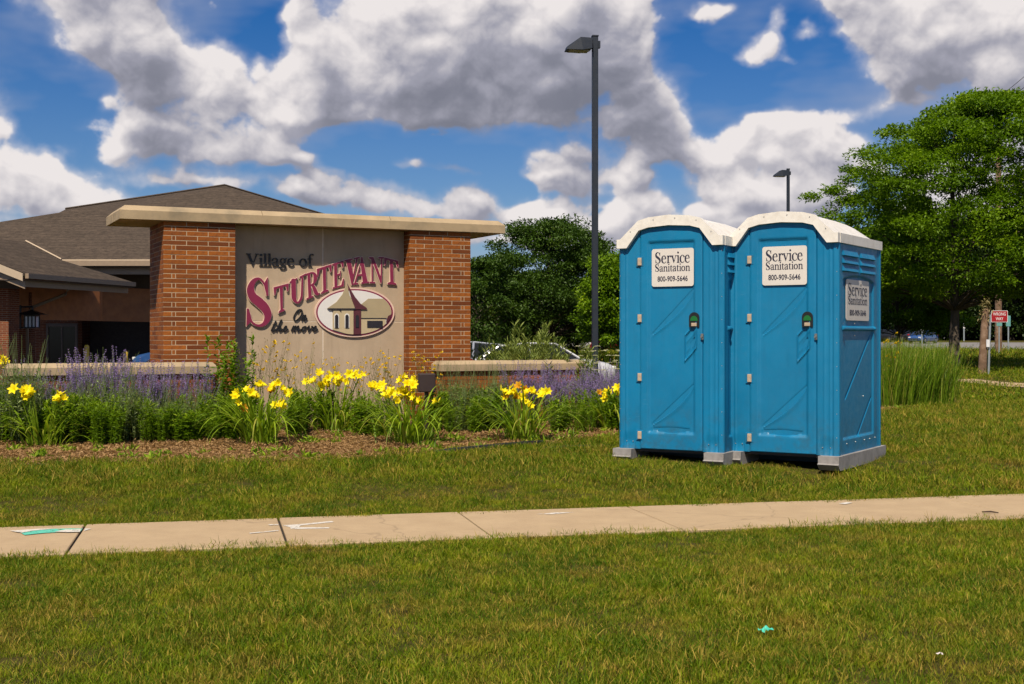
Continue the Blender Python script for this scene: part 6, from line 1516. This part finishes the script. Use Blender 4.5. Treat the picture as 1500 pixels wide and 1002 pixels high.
# far trees beyond the road: shared meshes
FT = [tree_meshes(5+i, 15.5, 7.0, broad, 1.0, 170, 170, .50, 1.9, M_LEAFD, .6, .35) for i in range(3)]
k = 0
for px, Y, s in [(-260, 150, 1.0), (-120, 160, 1.05), (20, 150, .9), (150, 165, 1.0), (290, 155, .9), (420, 165, .8), (560, 160, .75), (660, 150, .52), (735, 170, .62), (820, 160, .55), (900, 170, .62), (985, 190, .8), (1070, 180, .8), (1150, 190, .9)]:
    x = (px-750)/F*Y; 
    if Y < 170 and 104 < Y < 152: Y = 155
    place_tree('distant_tree', FT[k % 3], x, Y+0, 'dark distant tree in the line along the horizon behind the sign and toilets', 'distant trees across the middle', rz=k*1.3, s=s*.85); k += 1
for px, Y, s in [(1215, 172, .90), (1262, 190, 1.05), (1305, 176, 1.0), (1350, 188, 1.1), (1395, 174, 1.05), (1440, 186, 1.15), (1482, 172, 1.1), (1530, 184, 1.15), (1580, 176, 1.1), (1640, 186, 1.1), (1700, 176, 1.0), (1420, 200, 1.2), (1500, 202, 1.2), (1330, 204, 1.15)]:
    place_tree('distant_tree', FT[k % 3], (px-750)/F*Y, Y, 'tall dark tree in the wood beyond the highway on the right', 'trees of the wood beyond the highway', rz=k*1.7, s=s); k += 1
# undergrowth of the wood so that no daylight shows under the crowns
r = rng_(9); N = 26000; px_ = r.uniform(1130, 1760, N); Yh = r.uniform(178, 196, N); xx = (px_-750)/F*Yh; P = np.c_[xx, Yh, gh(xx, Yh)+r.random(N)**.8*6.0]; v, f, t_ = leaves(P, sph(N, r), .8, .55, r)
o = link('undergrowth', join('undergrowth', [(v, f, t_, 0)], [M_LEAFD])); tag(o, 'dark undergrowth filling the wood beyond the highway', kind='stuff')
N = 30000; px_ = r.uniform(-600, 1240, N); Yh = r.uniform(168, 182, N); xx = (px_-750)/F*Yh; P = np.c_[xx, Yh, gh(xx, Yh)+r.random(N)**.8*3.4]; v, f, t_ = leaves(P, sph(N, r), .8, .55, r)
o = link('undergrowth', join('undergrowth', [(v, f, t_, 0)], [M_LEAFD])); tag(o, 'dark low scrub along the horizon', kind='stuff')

# ================================================================== CARS
M_TYRE = simple('tyre', (.015, .015, .016), .9); M_RIM = simple('rim', (.30, .30, .31), .35, metal=.8); M_CGL = simple('car_glass', (.010, .012, .015), .1, spec=.3, var=.05)
M_HL = simple('headlight', (.60, .60, .58), .15); M_TL = simple('taillight', (.30, .01, .01), .2); M_TRIM = simple('car_trim', (.02, .02, .022), .5)
def carpaint(name, c): return material(name, lambda nt: pbsdf(nt, c, .28, spec=.6, coat=.8, metal=.15))
def car(label, x, y, rz, paint, van=False):
    """nose toward +x"""
    t = empty('parked_car' if y < 80 else 'car', (x, y, ghs(x, y)+.02), rz, label, 'car', 'cars seen beyond the lawn'); r = 1.0
    # lower body: lofted sections
    xs_ = [-2.28, -2.22, -1.9, -1.2, -.4, .4, 1.0, 1.55, 2.0, 2.2, 2.27]; zt = [.72, .95, 1.0, .98, .96, .95, .95, .90, .80, .68, .52]; zb = [.45, .34, .28, .24, .24, .24, .24, .26, .28, .32, .40]; hw = [.70, .80, .87, .90, .91, .91, .90, .88, .84, .76, .62]
    V = []; 
    for X, a, b, w in zip(xs_, zt, zb, hw):
        for yy, zz in ((-w*.92, b), (-w, b+.14), (-w, (a+b)/2+.05), (-w*.96, a-.06), (-w*.84, a), (0, a+.015), (w*.84, a), (w*.96, a-.06), (w, (a+b)/2+.05), (w, b+.14), (w*.92, b)): V.append((X, yy, zz))
    n = 11; m = MB(); m.add(V, [(i*n+j, (i+1)*n+j, (i+1)*n+(j+1) % n, i*n+(j+1) % n) for i in range(len(xs_)-1) for j in range(n)]+[tuple(range(n)), tuple(reversed(range((len(xs_)-1)*n, len(xs_)*n)))])
    me = m.mesh('body', paint); smooth_by_angle(me, 40); body = link('body', me, t)
    # greenhouse
    gx = [-2.0, -1.45, -.5, .35, 1.12] if not van else [-2.15, -1.9, -.5, .45, 1.1]; gz = [.98, 1.36, 1.46, 1.44, .95]; gw = [.72, .66, .64, .64, .76]; base = [.80, .82, .84, .84, .80]
    V = []
    for X, z, w, bw_ in zip(gx, gz, gw, base): V += [(X, -bw_, .93), (X, -w, max(z-.03, .93)), (X, w, max(z-.03, .93)), (X, bw_, .93)]
    m = MB(); m.add(V, [(i*4+j, (i+1)*4+j, (i+1)*4+j+1, i*4+j+1) for i in range(4) for j in range(3)]); me = m.mesh('windows', M_CGL); link('windows', me, t)
    V = []
    for X, z, w in zip(gx[1:4], gz[1:4], gw[1:4]): V += [(X, -w-.012, z-.05), (X, -w+.08, z+.0), (X, w-.08, z+.0), (X, w+.012, z-.05)]
    m = MB(); m.add(V, [(i*4+j, (i+1)*4+j, (i+1)*4+j+1, i*4+j+1) for i in range(2) for j in range(3)])
    for s in (-1, 1):
        for i0, i1 in ((0, 1), (3, 4)): m.tube([(gx[i0], s*(base[i0]+.0), .94), (gx[i1], s*(gw[i1]+.01), max(gz[i1]-.04, .94))] if i0 == 0 else [(gx[i0], s*(gw[i0]+.01), gz[i0]-.04), (gx[i1], s*base[i1], .94)], .035, 5)
        m.tube([(-.42, s*(.845), .94), (-.46, s*.65, 1.42)], .035, 5)
    link('roof', m.mesh('roof', paint), t)
    for X in (-1.38, 1.40):
        for s in (-1, 1):
            m = MB(); m.tube([(0, -.11, 0), (0, -.10, 0), (0, .10, 0), (0, .11, 0)], [.29, .325, .325, .29], 18); wh = m.obj('wheel', M_TYRE, t, (X, s*.80, .325))
            m = MB(); m.tube([(0, s*.10, 0), (0, s*.118, 0)], [.20, .19], 14); m.obj('rim', M_RIM, wh)
    for s in (-1, 1):
        MB().box(2.08, 2.235, s*.58-.14, s*.58+.14, .60, .72, b=.02).obj('headlight', M_HL, t); MB().box(-2.29, -2.16, s*.66-.13, s*.66+.13, .76, .92, b=.02).obj('taillight', M_TL, t)
    MB().box(2.20, 2.29, -.45, .45, .42, .56, b=.01).obj('grille', M_TRIM, t)
    return t
P_W = carpaint('paint_white', (.55, .55, .56)); P_B = carpaint('paint_blue', (.02, .07, .22)); P_R = carpaint('paint_red', (.22, .01, .02)); P_K = carpaint('paint_black', (.02, .022, .028)); P_S = carpaint('paint_silver', (.34, .36, .40))
def cx(px, Y): return (px-750)/F*Y
car('white car parked right behind the low wall and tall weeds', cx(795, 40), 40.0, math.radians(4), P_W)
car('silver car parked behind the sign\'s right pillar', cx(672, 42), 42.0, math.radians(185), P_S)
car('dark red car parked far off beside the left portable toilet', cx(890, 110), 98.0, math.radians(170), P_R)
car('blue car parked under the porch beside the sign', cx(283, 50.5), 50.5, math.radians(183), P_B)
car('dark car on the highway, leftmost of the three in a row', cx(1298, 150), 150.0, math.radians(118), P_K)
car('dark car on the highway, close behind the leftmost one', cx(1319, 149), 149.0, math.radians(112), P_K)
car('blue car on the highway left of the big tree\'s trunk', cx(1352, 140), 140.0, math.radians(228), P_B)
car('white car on the highway right of the big tree\'s trunk', cx(1399, 225), 225.0, math.radians(95), P_W)
# ================================================================== UTILITY POLE, WIRES, SIGNS
M_POLEW = simple('weathered_wood', (.16, .095, .055), .9, var=.35, scale=3, bump=.8, bscale=25, dirt=(.30, .22, .17), dscale=3, damt=.7); M_GALV = simple('galvanised', (.30, .34, .36), .45, metal=.4); M_LBL = simple('white_label', (.6, .6, .62), .5)
b0 = at_ground(1438, 549); Yp = b0.y; stop = at(1444, 452, Yp)
up = empty('pole_stub', (b0.x, b0.y, b0.z), 0, 'weathered wooden pole stub with vine-ragged top before the big tree', 'pole')
tp = stop-b0; rv = rng_(44); m = MB(); m.tube([(0, 0, -.3), tuple(tp*.5), tuple(tp*.93), tuple(tp)], [.165, .155, .148, .10], 14); me = m.mesh('pole', M_POLEW); smooth_by_angle(me, 50); link('pole', me, up)
m = MB(); m.tube([(.24, -.10, 0), (.27, -.10, 1.2), (.31, -.10, 2.42)], .045, 8); m.obj('conduit', M_GALV, up)
MB().box(-.02+.13, .14+.10, -.22, -.19, 1.12, 1.42).obj('tag_plate', M_LBL, up)
N = 260; tt = rv.uniform(.82, 1.12, N); P = np.array(tuple(tp))[None]*tt[:, None]+rv.normal(0, .10, (N, 3)); v, f, t_ = leaves(P, sph(N, rv), .14, .05, rv); link('vine', join('vine', [(v, f, t_, 0)], [M_DRYSTEM]), up)['kind'] = 'stuff'
Yq = 86.0; top = at(1462.5, 142, Yq); gq = ghs(top.x, Yq); pq = empty('utility_pole', (top.x, Yq, gq), 0, 'tall wooden utility pole whose top shows above the big tree', 'utility pole')
m = MB(); m.tube([(0, 0, -.3), (0, 0, (top.z-gq)*.6), (0, 0, top.z-gq)], [.24, .20, .17], 12); me = m.mesh('pole', M_POLEW); smooth_by_angle(me, 50); link('pole', me, pq)
MB().box(-.14, .14, -.26, -.13, top.z-gq-.45, top.z-gq-.02).obj('transformer', M_GALV, pq)
def wire(a, b, sag, label):
    pts = [a+(b-a)*k/14-Vector((0, 0, sag*4*(k/14)*(1-k/14))) for k in range(15)]; m = MB(); m.tube(pts, .022, 4); o = m.obj('power_line', M_BLKM); tag(o, label, 'power line', 'power lines')
wire(top+Vector((0, 0, -.02)), at(1540, 76, Yq-8), .1, 'upper black power line running off the pole top'); wire(top+Vector((0, -.1, -.55)), at(1540, 96, Yq-8), .1, 'lower black power line running off the pole')
M_REDS = simple('sign_red', (.30, .006, .010), .45, var=.05); M_WTS = simple('sign_white', (.62, .60, .60), .45, var=.04); M_TEAL = simple('sign_teal', (.12, .30, .29), .5); M_AMB = simple('sign_amber', (.62, .28, .01), .5)
def sign_post(label, px, base_py, top_py, Y, w=.07, name='road_sign'):
    x = cx(px, Y); gz = ghs(x, Y); z1 = EYE-(top_py-HOR)/F*Y; r = empty(name, (x, Y, gz), 0, label, 'road sign'); MB().box(-w/2, w/2, -.02, .02, -.2, z1-gz).obj('post', M_GALV, r); return r, gz
def plate(r, gz, Y, x0, x1, y0, y1, mat, name, cx0, dy=-.05, rad=.03):
    X0, X1 = cx(x0, Y)-cx(cx0, Y), cx(x1, Y)-cx(cx0, Y); za, zb = EYE-(y1-HOR)/F*Y-gz, EYE-(y0-HOR)/F*Y-gz
    return link(name, poly_mesh(name, [rrect(X0, X1, za, zb, rad)], mat, .02), r, (0, dy, 0)), X0, X1, za, zb
Ys = 79.0; ws, gz = sign_post('red WRONG WAY sign on a metal post by the highway', 1463.5, 523, 458, Ys)
bd, X0, X1, za, zb = plate(ws, gz, Ys, 1451.4, 1475.8, 455, 472, M_WTS, 'border_plate', 1463.5); link('sign_plate', poly_mesh('sign_plate', [rrect(X0+.03, X1-.03, za+.03, zb-.03, .03)], M_REDS, .006), bd, (0, -.006, 0))
for txt, fz in (('WRONG', .69), ('WAY', .28)):
    me = font_mesh('lettering', txt, .27, M_WTS, .004, bold=.003); ex_ = [v.co.x for v in me.vertices]; me.transform(Matrix.Diagonal((((.76 if txt == 'WRONG' else .46)*(X1-X0))/(max(ex_)-min(ex_)), 1, 1, 1))); link('lettering', me, bd, ((X0+X1)/2, -.011, za+(zb-za)*fz))
plate(ws, gz, Ys, 1459.5, 1467.5, 473.0, 477.5, M_TEAL, 'small_plate', 1463.5, rad=.01)
w2, gz = sign_post('back of a teal-grey road sign right of the WRONG WAY sign', 1477, 500, 462, 100, .10); plate(w2, gz, 100, 1473.6, 1480, 462.5, 478, M_TEAL, 'sign_plate', 1477, rad=.02)
w3, gz = sign_post('small amber warning sign seen past the WRONG WAY post', 1460, 500, 484, 105, .09); plate(w3, gz, 105, 1456.8, 1463.5, 484.5, 492, M_AMB, 'sign_plate', 1460, rad=.10)
w4, gz = sign_post('white road sign standing behind the blue car', 1350.5, 488, 471, 118, .10); plate(w4, gz, 118, 1347.6, 1353.8, 471, 484, M_WTS, 'sign_plate', 1350.5, rad=.02)
w5, gz = sign_post('thin pale road sign left of the utility pole', 1412, 492, 472, 160, .16); plate(w5, gz, 160, 1410.8, 1413.6, 472, 481, M_WTS, 'sign_plate', 1412, rad=.02)
# ================================================================== SMALL THINGS
# black plastic edging that has come out of the ground
pts = [at_ground(x, y)+Vector((0, 0, .035)) for x, y in ((636, 666), (660, 664.5), (700, 661), (740, 657), (770, 654.5), (795, 652.5))]
M_EDG = simple('edging', (.012, .011, .012), .55); m = MB(); m.tube(pts, [.012, .03, .032, .034, .034, .03], 7); o = m.obj('garden_edging', M_EDG); tag(o, 'loose black edging tube along the bed below the lone daylily', 'edging')
pts = [at_ground(x, y)+Vector((0, 0, .02)) for x, y in ((796, 659.5), (830, 657.5), (868, 656.5), (899, 655))]; m = MB(); m.tube(pts, [.02, .022, .02, .018], 6); o = m.obj('garden_edging', M_EDG); tag(o, 'second, thinner piece of black edging ending at the left toilet', 'edging')
pts = [at_ground(x, y)+Vector((0, 0, .0)) for x, y in ((-40, 681.5), (20, 681), (72, 681.5))]; m = MB(); m.tube(pts, [.022, .022, .018], 6); o = m.obj('garden_edging', M_EDG); tag(o, 'short piece of black edging at the far left of the bed', 'edging')
def scrap(px, py, s, mat, label, seed, z=.05):
    r = random.Random(seed); p_ = at_ground(px, py); m = MB(); n = 5; V = []
    for j in range(n):
        for i in range(n): V.append(((i/(n-1)-.5)*s*(1.2 if j > 1 else .7)+r.uniform(-.06, .06)*s, (j/(n-1)-.5)*s*.8+r.uniform(-.05, .05)*s, z+r.uniform(-.12, .16)*s+(.22*s if i == 2 else 0)))
    m.add(V, [(j*n+i, j*n+i+1, (j+1)*n+i+1, (j+1)*n+i) for j in range(n-1) for i in range(n-1) if not (j == 0 and i > 2)]); o = m.obj('paper_scrap', mat, None, tuple(p_)); tag(o, label, 'litter')
scrap(1122, 938, .065, simple('turquoise_scrap', (.06, .50, .36), .5), 'crumpled turquoise scrap lying in the near lawn', 3)
scrap(1377, 974, .030, simple('pale_scrap', (.60, .54, .50), .6), 'tiny pale scrap lying in the near lawn at the lower right', 5)
p_ = at_ground(1448, 758); pts = [Vector((p_.x-.05, p_.y+.02, .045)), Vector((p_.x+.02, p_.y, .05)), Vector((p_.x+.08, p_.y-.02, .043))]; m = MB(); m.tube(pts, [.006, .008, .005], 5); o = m.obj('twig', simple('twig_brown', (.05, .03, .02), .9)); tag(o, 'short brown twig lying on the sidewalk at the right', 'twig')

# ================================================================== a label of its own for each member of the smaller rows
def ordinals(group, base):
    ms = [o for o in sc.objects if o.parent is None and o.get('group') == group]
    ms.sort(key=lambda o: o.location.x/o.location.y)
    W_ = ['leftmost', 'second', 'third', 'fourth', 'fifth', 'sixth', 'seventh', 'eighth', 'ninth', 'tenth', 'eleventh', 'twelfth', 'thirteenth', 'fourteenth', 'fifteenth', 'sixteenth']+['%dth' % i for i in range(17, 80)]
    for k, o in enumerate(ms): o['label'] = base+', '+('the rightmost one' if k == len(ms)-1 else ('the leftmost one' if k == 0 else W_[k]+' from the left'))
ordinals('Russian sage along the left low wall', 'violet Russian sage in the row before the long low wall')
ordinals('Russian sage by the portable toilets', 'violet Russian sage in the drift beside the left toilet')
ordinals('silvery plants by the right low wall', 'silvery grey-green plant before the right low wall')
ordinals('silvery plants of the left border', 'silvery grey-green stemmy plant in the left border')
ordinals('wiry yellow wildflowers before the sign', 'wiry yellow-flowered plant before the stone panels')
ordinals('tall weeds behind the right low wall', 'pale willowy weed behind the right low wall')
ordinals('Queen Anne\'s lace by the toilets', 'white-umbelled wildflower beside the left toilet')
ordinals('wildflowers by the tall grass', 'yellow wildflower at the tall grass')
ordinals('ornamental grass clumps on the right', 'tall green ornamental grass clump right of the toilets')
ordinals('distant trees across the middle', 'dark distant tree along the horizon')
ordinals('trees of the wood beyond the highway', 'tall dark tree in the wood beyond the highway')
